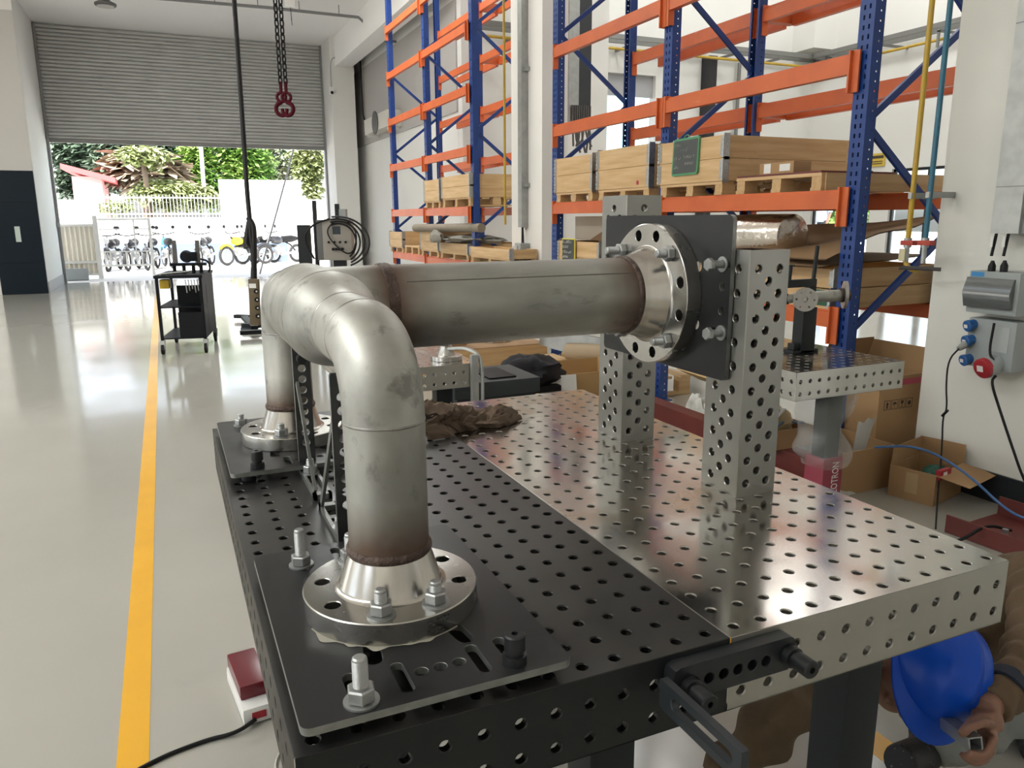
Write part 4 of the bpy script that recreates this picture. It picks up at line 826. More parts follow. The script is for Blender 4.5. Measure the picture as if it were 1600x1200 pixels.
# ---------------------------------------------------------------- things seen under the long pipe
t = thing('timber_block', (2.1, 6.1, 0), 'thick brown timber board lying on the floor in front of the white pillar', 'timber')
MB().bbox(1.30, 2.60, 5.75, 6.9, .02, .26, .006).build('board', PLY, t); MB().box(1.30, 2.60, 5.745, 5.75, .03, .25).build('edge_face', PINEX, t, 0)
t.location = (2.1, 6.1, 0)
t = thing('pipe_flange', (2.05, 6.1, .26), 'flat steel ring flange lying on the timber board', 'flange'); b = MB(); b.lathe((2.2, 6.1, .261), (0, 0, 1), [(0, .09), (0, .17), (.03, .17), (.03, .09), (0, .09)], 40); b.build('ring', FLG, t, 30); MB().lathe((2.2, 6.1, .291), (0, 0, 1), [(0, .09), (0, .12), (.03, .10), (.03, .09)], 40).build('hub', FLG, t, 30)
carton(1.35, 1.85, 5.95, 6.5, .262, .50, 'brown carton on the thick timber board', flaps=(('s', .18, 60),))
t = thing('tool_case', (1.1, 3.75, 0), 'dark grey plastic tool case lying open on boxes near the farther table', 'case')
MB().bbox(.72, 1.25, 3.15, 3.60, .44, .53, .012).build('case', mat('case_plastic', (.035, .045, .05), .5), t); MB().bbox(.95, 1.12, 3.2, 3.5, .53, .54, .004).build('handle_plate', BLKP, t)
MB().bbox(.74, 1.23, 3.17, 3.58, .003, .44, .01).build('lower_case', mat('case_plastic_lower', (.02, .03, .035), .5), t)
t = thing('backpack', (1.50, 3.75, 0), 'black fabric bag resting on a dark stool behind the table', 'bag')
lump('bag_body', (1.46, 3.72, .36), (.20, .17, .11), None, None, mat('black_fabric', (.012, .012, .016), .85), 4, amp=.35).parent = t
o = t.children[0]; o.location = -V(t.location)
MB().bbox(1.32, 1.60, 3.55, 3.85, .33, .37, .01).build('seat', BLKP, t); MB().cyl((1.46, 3.7, .02), (1.46, 3.7, .33), .02, 12).build('stool_post', DGR, t); MB().lathe((1.46, 3.7, 0), (0, 0, 1), [(0, .001), (0, .15), (.02, .13), (.03, .02)], 24).build('stool_foot', DGR, t)
carton(1.62, 2.25, 3.7, 4.2, 0, .40, 'big open tan carton behind the steel table with a white sheet in front', open_=True, flaps=(('w', .12, 60),), m=mat('tan_cardboard', (.50, .33, .15), .8))
t = thing('white_board', (1.60, 3.45, 0), 'plain white rectangular sheet leaning against the tan carton', 'board')
MB().box(-.13, .13, -.004, .004, 0, .42, Mx.Translation((1.60, 3.56, .003)) @ Mx.Rotation(rad(-8), 4, 'X') @ Mx.Rotation(rad(-12), 4, 'Z')).build('sheet', WHITE, t)
t = thing('pallet', (2.6, 5.3, 0), 'wooden pallet on the floor under the lower shelf with a bent duct on it', 'pallet'); pallet_bits(t, 2.35, 3.2, 4.3, 5.7, .003, .16)
b = MB()
def duct(u, v):
    a = rad(100 + 75 * u); r_o = .75 + .10 * v; return V((3.1 + r_o * cos(a) * 1.1, 4.95 + (r_o - .75) * 2.2 - .45 * cos(a * 1.0) + .1, .30 + .10 * v + .0 * u))
b.grid(lambda u, v: V((2.42 + .62 * u, 5.55 - .95 * u ** 1.4, .165 + .20 * v + .12 * (1 - u) * (1 - u))), 24, 3); b.grid(lambda u, v: V((2.42 + .62 * u + .02, 5.56 - .95 * u ** 1.4 + .02, .165 + .20 * v + .12 * (1 - u) ** 2)), 24, 3)
tag(b.build('bent_duct', GALV, None, 40), 'curved galvanised sheet strip lying on the floor pallet', 'duct')
tag(MB().tube([(2.6, 5.35, .24), (2.8, 5.1, .26), (3.05, 4.8, .25)], .075, 18, 2).build('paper_roll', mat('kraft_paper', (.42, .33, .22), .8)), 'pale crumpled paper roll on the floor pallet', 'roll')
t = thing('low_cabinet', (2.5, 7.6, 0), 'grey and black low cabinet on the floor beside the blue rack foot', 'cabinet'); MB().bbox(1.9, 2.68, 7.3, 7.9, .003, .34, .01).build('body', GREYP, t); MB().box(2.45, 2.69, 7.285, 7.3, .01, .33).build('dark_front', BLKP, t)
t = thing('extension_lead', (-.55, 1.40, 0), 'red and white socket block on the floor at the foot of the black table', 'socket block')
M_ = Mx.Translation((-.56, 1.43, 0)) @ Mx.Rotation(rad(6), 4, 'Z')
MB().bbox(-.045, .05, -.10, .16, .003, .055, .012, M_).build('housing', WHITE, t); MB().bbox(-.04, .045, -.05, .155, .055, .10, .008, M_).build('red_cover', mat('clear_red', (.13, .006, .015), .25), t); MB().box(-.02, .02, -.1012, -.1, .018, .04, M_).build('switch', SOCKR, t)
cable([(-.56, 1.325, .02), (-.62, 1.30, .008), (-.70, 1.31, .006), (-.86, 1.27, .006), (-1.2, 1.05, .006), (-1.5, .9, .006)], .006, 'black power cable on the floor crossing the yellow line')
cable([(-.50, 1.2, .006), (-.54, 1.12, .004), (-.52, 1.05, .004), (-.57, 1.02, .004)], .003, 'thin white string on the floor near the socket block', mat('string_white', (.5, .5, .47), .8))
# ---------------------------------------------------------------- electrics on the near pillar
def rx(X, u0, v0, u1, v1):
    a = ax(u0, v0, X); b_ = ax(u1, v1, X); return min(a.y, b_.y), max(a.y, b_.y), min(a.z, b_.z), max(a.z, b_.z)
XB = 2.95
t = thing('distribution_box', (3.0, 1.7, .9), 'grey distribution box with smoked flap, blue and red sockets, on the white pillar', 'socket box')
ya, yb, za, zb = rx(XB, 1512, 428, 1592, 488)
yb = ax(1512, 455, XB).y; ya = ax(1592, 455, XB).y; zb = ax(1555, 425, XB).z; za = ax(1555, 492, XB).z
MB().bbox(XB, 3.08, ya, yb, za, zb, .006).build('upper_housing', GREYP, t)
zc = ax(1545, 500, XB).z; zd = ax(1545, 578, XB).z; yc = yb - .012
MB().bbox(XB + .02, 3.08, ya, yc, zd, zc, .006).build('lower_housing', GREYP, t)
b = MB(); k0 = zb - .03; k1 = za + .03; b.loft([[V((XB - d, y, z)) for y in (ya + .02, yb + .004)] + [V((XB + .004, y, z)) for y in (yb + .004, ya + .02)] for z, d in ((k1, .016), ((k0 + k1) / 2, .036), (k0, .010))])
b.build('smoked_flap', mat('smoked_flap', (.10, .11, .11), .12, spec=.8), t, 60)
MB().box(XB - .0335, XB - .031, ya + .03, yb, (k0 + k1) / 2 - .006, (k0 + k1) / 2 + .006).build('flap_ridge', mat('flap_ridge', (.45, .46, .45), .2), t)
MB().box(XB - .0012, XB, yb - .075, yb - .01, zb - .027, zb - .004).build('blue_label', mat('blue_label', (.03, .22, .50), .4), t)
MB().box(XB + .018, XB + .021, ya + .03, ya + .12, zd + .09, zc - .03).build('cover_plate', mat('cover_plate', (.40, .43, .43), .4), t)
def sock(c, n, R, L_, m_, par, nm='socket'):
    MB().lathe(c, n, [(0, R * .95), (L_ * .7, R), (L_ * .72, R * 1.12), (L_, R * 1.12), (L_ + .003, R * 1.0), (L_ + .003, .0001)], 24).build(nm, m_, par, 30)
    n = V(n).normalized(); e = V(c) + n * (L_ + .0035); u = V((0, 1, 0)); w_ = n.cross(u).normalized(); MB().prism([e - u * R * .5 - w_ * R * .35, e + u * R * .5 - w_ * R * .35, e + u * R * .5 + w_ * R * .35, e - u * R * .5 + w_ * R * .35], n * .0008).build('socket_sticker', WHITE, par)
for v_ in (507, 531, 562): c = ax(1520 if v_ != 531 else 1519, v_, XB); sock((XB + .03, yc - .026, c.z), (-1, .25, -.25), .026, .045, SOCKB, t)
cR = ax(1546, 572, XB - .02); sock((XB + .025, cR.y + .0, cR.z + .01), (-1, .15, -.28), .044, .085, SOCKR, t, 'red_socket'); MB().lathe((XB + .03, cR.y, cR.z + .008), (-1, .15, -.28), [(0, .048), (.072, .051), (.074, .044)], 24).build('socket_collar', GREYP, t)
t = thing('plug', (2.9, 1.78, .8), 'grey plug with a black lead pushed into the middle blue socket', 'plug')
pa = V((XB + .0, yc - .015, ax(1519, 538, XB).z)); pb = ax(1498, 545, XB - .05)
MB().tube([pa, pa * .4 + pb * .6, pb], lambda q: .021 - .009 * q, 16, 1).build('plug_body', mat('plug_grey', (.30, .31, .29), .5), t)
cable([pb, ax(1482, 562, 2.86), ax(1478, 600, 2.86), ax(1480, 640, 2.86), ax(1473, 650, 2.86), ax(1472, 700, 2.84), ax(1466, 760, 2.75), ax(1462, 826, 2.45)], .0042, 'thin black lead with a knot hanging from the grey plug', sm=2)
tag(MB().tube([ax(1472, 650, 2.855), ax(1477, 645, 2.855), ax(1481, 641, 2.855)], .007, 8, 1).build('knot', CAB), 'small black knot in the hanging lead', 'knot')
cable([(XB - .01, cR.y - .03, cR.z - .045), ax(1548, 596, 2.90), ax(1562, 640, 2.93), ax(1582, 700, 2.96), ax(1600, 752, 2.98), (2.99, 1.3, .02)], .0065, 'black cable running down the pillar from the red socket')
cable([(2.94, cR.y + .01, zc - .01), (2.93, cR.y + .012, cR.z + .06), (2.925, cR.y - .025, cR.z + .03), (2.925, cR.y - .032, cR.z - .02), (2.93, cR.y - .01, cR.z - .045)], .006, 'short black cable looped round the red socket')
t = thing('cable_duct', (3.0, 1.7, 1.8), 'grey metal cable duct running up the white pillar above the socket box', 'duct')
d0 = ax(1547, 365, XB).y; MB().box(XB, 3.08, d0 - .135, d0, ax(1570, 365, XB).z, 4.5).build('cover', GALV, t, 0); MB().box(XB + .02, 3.08, d0 - .175, d0 - .135, ax(1600, 365, XB).z, 4.5).build('side_strip', GALV, t, 0)
for v_ in (40, 292): z_ = ax(1575, v_, XB).z; MB().box(XB - .001, XB, d0 - .135, d0, z_, z_ + .003).build('joint', mat('joint_dark', (.15, .15, .15), .6), t, 0)
for i_, u_ in enumerate((1549, 1568)):
    t = thing('cable_gland', ax(u_, 420, XB), 'black cable boot entering the top of the socket box, %s one' % ('left' if i_ == 0 else 'right'), 'cable gland', 'cable boots')
    a0 = ax(u_, 425, XB + .04); a1 = ax(u_, 400, XB + .04); a2 = ax(u_ + 8, 366, XB + .04); MB().lathe(a0, (0, 0, 1), [(0, .017), (.03, .017), (.05, .008), (.055, .008)], 14, True, True).build('boot', CAB, t); MB().tube([a1, a2, a2 + V((0, 0, .03))], .007, 8, 1).build('lead', CAB, t); MB().box(XB + .02, XB + .022, a2.y + .0, a2.y + .014, a2.z - .06, a2.z - .01).build('lead_label', WHITE, t)
# gas pipes on the pillar side
PY = mat('pipe_yellow', (.50, .32, .02), .4, 0, (.42, .27, .05), scale=8, amt=.7); PB = mat('pipe_teal', (.02, .14, .22), .4, 0, (.03, .11, .17), scale=8, amt=.7); VR = mat('valve_red', (.42, .05, .03), .5)
overlay(PY, (.5, .48, .4), 20, .6, .7, .6, stretch=(1, 1, .3)); overlay(PB, (.45, .48, .45), 20, .6, .7, .6, stretch=(1, 1, .3))
for nm_, u0, u1, m_ in (('yellow', 1462, 1424, PY), ('teal', 1490, 1452, PB)):
    X_ = 2.9; a = ax(u1, 378, X_); c = ax(u0, 0, X_); yy_ = (a.y + c.y) / 2 + .02
    t = thing('gas_pipe', (X_, yy_, a.z), '%s service pipe with a red valve at its lower end in front of the rack' % nm_, 'pipe', 'service pipes by the near pillar')
    MB().cyl((X_, yy_, a.z), (X_, yy_, 4.6), .0135, 16).build('pipe', m_, t); MB().lathe((X_, yy_, a.z - .03), (0, 0, 1), [(0, .014), (0, .02), (.05, .02), (.05, .014)], 12, True, True).build('valve_body', NUT, t)
    MB().bbox(X_ - .02, X_ + .02, yy_ - .045, yy_ + .03, a.z - .018, a.z + .008, .004).build('valve_lever', VR, t)
    MB().cyl((X_, yy_, a.z - .11), (X_, yy_, a.z - .03), .013, 12).build('lower_pipe', NUT, t)
    MB().box(X_ - .02, 3.075, yy_ - .01, yy_ + .01, a.z + .22, a.z + .25).build('bracket', GALV, t, 0)
    if nm_ == 'yellow':
        MB().tube([(X_, yy_, a.z - .03), (X_ - .005, yy_ + .015, a.z - .08), (X_, yy_ - .02, a.z - .14), (X_ + .02, yy_ - .06, a.z - .15)], .012, 10, 2).build('lever_arm', PY, t)
        MB().bbox(X_ - .03, X_ - .02, yy_ - .012, yy_ + .025, a.z - .10, a.z - .035, .004).build('tag', mat('pale_tag', (.6, .55, .35), .6), t)
tag(MB().cyl(ax(1405, 418, 2.86), ax(1470, 421, 2.95), .010, 10).build('drain_pipe', mat('dark_pipe', (.05, .045, .045), .5)), 'short dark horizontal pipe beneath the two red valves', 'pipe')
# conduit, box and pipes on the middle pillar
yq = (ax(806, 200, 3.0).y + ax(818, 200, 3.0).y) / 2; zq = ax(812, 355, 3.02).z
t = thing('conduit', (3.03, yq, zq), 'grey metal conduit running up the middle white pillar', 'conduit'); MB().box(3.0, 3.08, yq - .05, yq + .05, zq, 7).build('cover', GALV, t, 0)
for v_ in (110, 292): z_ = ax(822, v_, 3.03).z; MB().box(3.02, 3.08, yq - .10, yq - .05, z_, z_ + .04).build('clip', GALV, t, 0)
t = thing('switch_box', (3.0, yq, ax(812, 395, 3).z), 'small grey socket box at the foot of the conduit on the middle pillar', 'socket box')
z_ = ax(812, 380, 2.98).z; MB().bbox(2.96, 3.08, yq - .10, yq + .06, z_ - .22, z_, .01).build('housing', GREYP, t); MB().bbox(2.945, 2.965, yq - .03, yq + .08, z_ - .18, z_ - .03, .008).build('flap', mat('pale_flap', (.45, .45, .44), .3), t)
for s_ in (-.03, .01): MB().cyl((3.03, yq + s_, z_), (3.03, yq + s_ * .5, zq), .008, 8).build('lead', CAB, t)
yv = ax(794, 200, 2.95); tag(MB().cyl((2.95, yv.y + .1, 1.36), (2.95, yv.y + .1, 5.5), .014, 12).build('yellow_pipe', PY), 'thin yellow vertical pipe just beyond the middle pillar', 'pipe')
tag(MB().cyl((4.1, 11.2, .2), (4.1, 11.2, 5.5), .03, 12).build('grey_conduit', mat('conduit_dark', (.10, .10, .10), .6)), 'dark grey conduit running up the far wall behind the farther rack', 'conduit')
# cable trunk and loose ends behind the near rack
c0 = ay(889, 100, 8.6); c1 = ay(905, 100, 8.6); c2 = ay(925, 100, 8.6); zt = ay(905, 190, 8.6).z
t = thing('cable_riser', (c1.x, 8.6, zt), 'grey riser tray with thick black cables hanging down behind the rack, frayed below', 'cable riser')
MB().box(c0.x, c1.x, 8.6, 8.7, zt, 7.8).build('tray', GALV, t, 0); MB().box(c1.x, c2.x, 8.62, 8.75, zt - .02, 7.8).build('dark_duct', mat('dark_duct', (.02, .022, .028), .5), t, 0)
for i_ in range(9):
    x_ = c0.x + .05 + (c2.x - c0.x - .08) * i_ / 8; MB().tube([(x_, 8.58, zt + .2), (x_, 8.58, zt), (x_ + .04 * sin(i_ * 2.1), 8.56, zt - .18), (x_ + .08 * sin(i_ * 1.3), 8.55, zt - .32 - .04 * (i_ % 3))], .014, 7, 1).build('cable_end', mat('cable_end_grey', (.10, .095, .09), .7), t)
MB().box(c1.x, c1.x + .02, 8.6, 10.0, 7.0, 7.05).build('hanger', GALV, t, 0)
# cable ladder along the back and right walls of the high hall
LAD = mat('ladder_steel', (.22, .22, .21), .5, .5)
t = thing('cable_ladder', (8, 12.1, 4.55), 'grey cable ladder with yellow pipe running along the far walls of the high hall', 'cable ladder')
b = MB(); b.box(4.3, 11.9, 11.72, 11.76, 4.52, 4.60); b.build('rail', LAD, t, 0); MB().box(4.3, 11.9, 12.02, 12.06, 4.52, 4.60).build('rail', LAD, t, 0)
MB().box(11.50, 11.54, 2, 11.7, 4.52, 4.60).build('rail', LAD, t, 0); MB().box(11.85, 11.89, 2, 12.0, 4.52, 4.60).build('rail', LAD, t, 0)
for i_ in range(7): x_ = 5 + i_ * 1.1; MB().box(x_, x_ + .04, 11.55, 12.2, 4.40, 4.44).build('bracket', LAD, t, 0)
for i_ in range(8): y_ = 3 + i_ * 1.15; MB().box(11.3, 12.0, y_, y_ + .04, 4.40, 4.44).build('bracket', LAD, t, 0); MB().box(11.3, 11.33, y_, y_ + .04, 4.16, 4.42).build('bracket', LAD, t, 0)
MB().cyl((4.3, 11.66, 4.34), (11.45, 11.66, 4.34), .025, 10).build('yellow_pipe', PY, t); MB().cyl((11.42, 11.66, 4.30), (11.42, 2, 4.30), .025, 10).build('yellow_pipe', PY, t)
b = MB(); b.box(11.4, 12.0, 11.6, 12.2, 4.7, 5.3); struct('wall_corbel', b, WALL)
q_ = ax(1100, 160, 11.95); tag(MB().cyl((10.0, 12.1, 0), (10.0, 12.1, 4.4), .035, 10).build('wall_conduit', LAD), 'thin dark conduit on the far wall of the high hall', 'conduit')
x_ = ay(1105, 150, 12.1).x; tag(MB().box(x_ - .09, x_ + .09, 11.95, 12.2, 0, 4.45).build('black_duct', mat('black_duct', (.015, .015, .017), .5)), 'black vertical duct on the far wall seen between the rack beams', 'duct')
t = thing('wall_sign', (10, 12.1, 2.4), 'yellow and black warning notice on the far wall behind the blue upright', 'sign'); c_ = ay(1370, 248, 12.18) if False else ax(1371, 250, 11.98)
MB().box(11.975, 11.99, c_.y - .17, c_.y + .17, c_.z - .12, c_.z + .12).build('plate', mat('sign_yellow', (.60, .42, .06), .5), t, 0); MB().box(11.97, 11.975, c_.y - .14, c_.y + .14, c_.z + .03, c_.z + .08).build('black_bar', INK, t, 0)
for i_ in range(2): MB().box(11.97, 11.975, c_.y - .12, c_.y + .12, c_.z - .035 - i_ * .04, c_.z - .02 - i_ * .04).build('text_line', INK, t, 0)
# roller shutter in the high back window, building seen through it
b = MB(); 
for i_ in range(8): z_ = 3.66 + i_ * .05; b.loft([[V((x, 12.30 + .02 * sin(pi * k / 4), z_ + .05 * k / 4)) for k in range(5)] for x in (7.02, 8.12)], False, False)
tag(b.build('window_shutter', mat('pale_shutter', (.40, .40, .42), .5), None, 40), 'pale rolled shutter half closing the high window in the far wall', 'shutter')
t = thing('blue_building', (16, 26, 0), 'light blue curved building seen through the high window', 'building'); b = MB()
b.loft([[V((12 + 6 * i_ / 12 * 1.6, 26 + .0 * i_, z)) for z in (0, 6.1 + 1.2 * sin(pi * i_ / 12))] + [V((12 + 6 * i_ / 12 * 1.6, 29, z)) for z in (6.1 + 1.2 * sin(pi * i_ / 12), 0)] for i_ in range(13)]); b.build('body', mat('light_blue_cladding', (.25, .55, .62), .5), t, 20)
for i_ in range(9): MB().box(12.3 + i_ * 1.05, 12.34 + i_ * 1.05, 25.95, 26, .3, 6.1).build('joint', mat('cladding_joint', (.6, .75, .78), .5), t, 0)
# rest of the left-hand side: ac unit, camera, ceiling pipe, lamp
a0 = ax(579, 212, 4.0); a1 = ax(604, 176, 4.0)
t = thing('air_conditioner', (4.0, a0.y, a0.z), 'pale air conditioner outdoor unit fixed high on the far wall', 'air conditioner')
MB().bbox(3.86, 4.17, a1.y - .55, a0.y, a0.z, a1.z, .02).build('casing', mat('ac_casing', (.55, .53, .47), .5), t); MB().lathe((3.855, (a0.y + a1.y) / 2 - .3, (a0.z + a1.z) / 2), (-1, 0, 0), [(0, .25), (.015, .25), (.015, .2), (.02, .0001)], 24).build('fan_grille', mat('grille_dark', (.07, .07, .07), .5), t)
for y_ in (a1.y - .4, a0.y - .15): MB().box(3.9, 4.19, y_, y_ + .04, a0.z - .05, a0.z).build('bracket', WHITE, t, 0)
t = thing('wall_camera', (3.5, 18.98, 4.1), 'small white camera with a curved lead on the pillar beside the shutter', 'camera'); c_ = ay(518, 142, 18.97)
MB().bbox(c_.x - .06, c_.x + .06, 18.93, 19, c_.z - .09, c_.z + .09, .01).build('housing', WHITE, t); MB().cyl((c_.x, 18.935, c_.z - .04), (c_.x, 18.9, c_.z - .05), .035, 12).build('lens', BLKP, t)
MB().tube([(c_.x, 18.98, c_.z + .09), (c_.x, 18.98, c_.z + .65), (c_.x + .1, 18.98, c_.z + .8), (ay(562, 92, 18.98).x, 18.98, c_.z + .72)], .012, 6, 2).build('lead', mat('lead_grey', (.4, .4, .4), .5), t)
cable([ay(563, 95, 18.97), ay(566, 160, 18.97), ay(568, 186, 18.97), ay(572, 187, 18.97)], .018, 'dark cable running down the pillar edge towards the air conditioner', sm=1)
t = thing('ceiling_conduit', (0, 16.2, 5.55), 'thin dark conduit hung under the ceiling in front of the shutter', 'conduit')
P_ = [az(*p, 5.5) for p in ((230, -4), (420, 12), (560, 27), (581, 53), (598, 56))]; MB().tube([P_[0], P_[1], P_[2], V((P_[2].x + .5, P_[2].y, 5.1)), V((P_[2].x + .9, P_[2].y, 5.08))], .03, 8).build('pipe', mat('conduit_grey', (.20, .20, .20), .5), t)
for i_ in range(5): q = P_[0] + (P_[2] - P_[0]) * (i_ + .5) / 5; MB().cyl(q, (q.x, q.y, 5.7), .008, 6).build('hanger', LAD, t)
q = az(452, 8, 5.4); MB().bbox(q.x - .10, q.x + .10, q.y - .06, q.y + .06, 5.36, 5.56, .01).build('junction_box', WHITE, t); MB().cyl((q.x + .02, q.y, 5.36), (q.x + .03, q.y, 5.05), .006, 6).build('drop', CAB, t)
def highbay(x, y, z, label):
    t = thing('high_bay_lamp', (x, y, z), label, 'lamp', 'high bay ceiling lamps'); MB().lathe((x, y, z), (0, 0, 1), [(0, .0001), (0, .17), (.02, .19), (.05, .19), (.10, .09), (.2, .05), (.2, .0001)], 28).build('housing', mat('lamp_housing', (.12, .12, .12), .4, .4), t)
    MB().lathe((x, y, z - .004), (0, 0, 1), [(0, .0001), (0, .15), (.006, .15)], 28).build('lens', mat('lamp_lens', (.55, .53, .5), .3), t); MB().cyl((x, y, z + .2), (x, y, 5.7), .01, 6).build('stem', LAD, t)
q = az(165, 10, 5.35); highbay(q.x, q.y, 5.35, 'round grey ceiling lamp hanging before the shutter')
# chain sling with two red hooks
CH = mat('chain_black', (.015, .015, .016), .4, .6); HK = mat('hook_red', (.07, .003, .010), .6, spec=.15)
for i_, (u0, u1) in enumerate(((430.5, 438.5), (439, 446.5))):
    top = V(CP) + ray(u0, -30) * 6; bot = V(CP) + ray(u1, 134) * 6; top.x, top.y = bot.x, bot.y; top.z += .9
    t = thing('chain_hook', bot, 'black chain with a dark red lifting hook, %s of the pair' % ('left one' if i_ == 0 else 'right one'), 'chain', 'lifting chains')
    n_ = 46; b = MB(); L_ = .052
    z = top.z; k = 0
    while z > bot.z:
        a = (k % 2) * pi / 2 + .6; d = V((cos(a), sin(a), 0)); c = V((bot.x, bot.y, z)); b.tube([c + d * .016 * cos(q) + V((0, 0, 1)) * .034 * sin(q) for q in [2 * pi * j / 12 for j in range(13)]], .0062, 6, cap=False); z -= L_; k += 1
    b.build('chain', CH, t, 60)
    M_ = Mx.Translation((bot.x, bot.y, bot.z)) @ Mx.Rotation(-.4, 4, 'Z')
    MB().tube([M_ @ V((0, 0, .03)), M_ @ V((0, 0, -.055))], .013, 8).build('link', HK, t); MB().tube([M_ @ V((.034 * sin(q), 0, -.085 + .034 * cos(q))) for q in [2 * pi * j / 16 for j in range(17)]], .012, 8, cap=False).build('eye', HK, t, 60)
    s_ = -1 if i_ == 0 else 1; MB().tube([M_ @ V((s_ * -.0, 0, -.12)), M_ @ V((s_ * .035, 0, -.135)), M_ @ V((s_ * .052, 0, -.175)), M_ @ V((s_ * .03, 0, -.215)), M_ @ V((s_ * -.01, 0, -.225)), M_ @ V((s_ * -.035, 0, -.20)), M_ @ V((s_ * -.038, 0, -.17))], lambda q: .018 - .005 * q, 8, 1).build('hook', HK, t, 60)
# pendant control hanging from the crane
P7 = lambda u, v, d=7: V(CP) + ray(u, v) * d
pt = P7(396, 436); pm = P7(391, 352); pu = P7(366, 0)
t = thing('crane_pendant', pt, 'tan crane pendant control hanging on a thick black cable', 'pendant')
MB().tube([P7(361, -60), pu, P7(379, 190), P7(386, 300), pm + V((0, 0, .02)), P7(392, 372), P7(397, 400), pt + V((0, 0, .0))], lambda q: .022 if q < .6 else .026, 10, 2).build('cable', CAB, t); MB().tube([P7(388, 340), P7(396, 352), P7(397, 372), P7(397, 440)], .026, 10, 2).build('wrapped_cable', CAB, t)
MB().tube([P7(389, 345), P7(387, 362), P7(385, 380), P7(387, 387)], lambda q: .02 + .018 * q, 10, 2).build('cable_bundle', CAB, t)
PE = mat('pendant_tan', (.11, .08, .04), .5); cb = P7(398, 472); MB().bbox(-.045, .045, -.03, .03, -.21, .21, .012, Mx.Translation(cb) @ Mx.Rotation(-.35, 4, 'Z') @ Mx.Rotation(rad(2), 4, 'Y')).build('housing', PE, t)
for i_ in range(4): c = cb + V((.012, -.034, .10 - i_ * .075)); MB().cyl(c, c + V((.005, -.014, 0)), .02, 12).build('button', BLKP, t); MB().cyl(c + V((.005, -.014, 0)), c + V((.006, -.017, 0)), .009, 8).build('button_mark', WHITE, t)
MB().box(-.03, .03, -.032, -.03, .13, .17, Mx.Translation(cb) @ Mx.Rotation(-.35, 4, 'Z')).build('name_plate', WHITE, t)
t = thing('floor_stand', (.2, 9.9, 0), 'low grey steel stand lying on the shiny floor beyond the pipe elbow', 'stand')
for i_, (u0, v0, u1, v1) in enumerate(((375, 520, 408, 518), (380, 508, 408, 509), (368, 494, 395, 495), (382, 496, 398, 512))): p0, p1 = az(u0, v0, .06), az(u1, v1, .06); MB().beam(p0, p1, .09, .05).build('bar', DGR, t, 0)
MB().box(.15, .35, 9.6, 9.9, .003, .04).build('foot', DGR, t, 0)
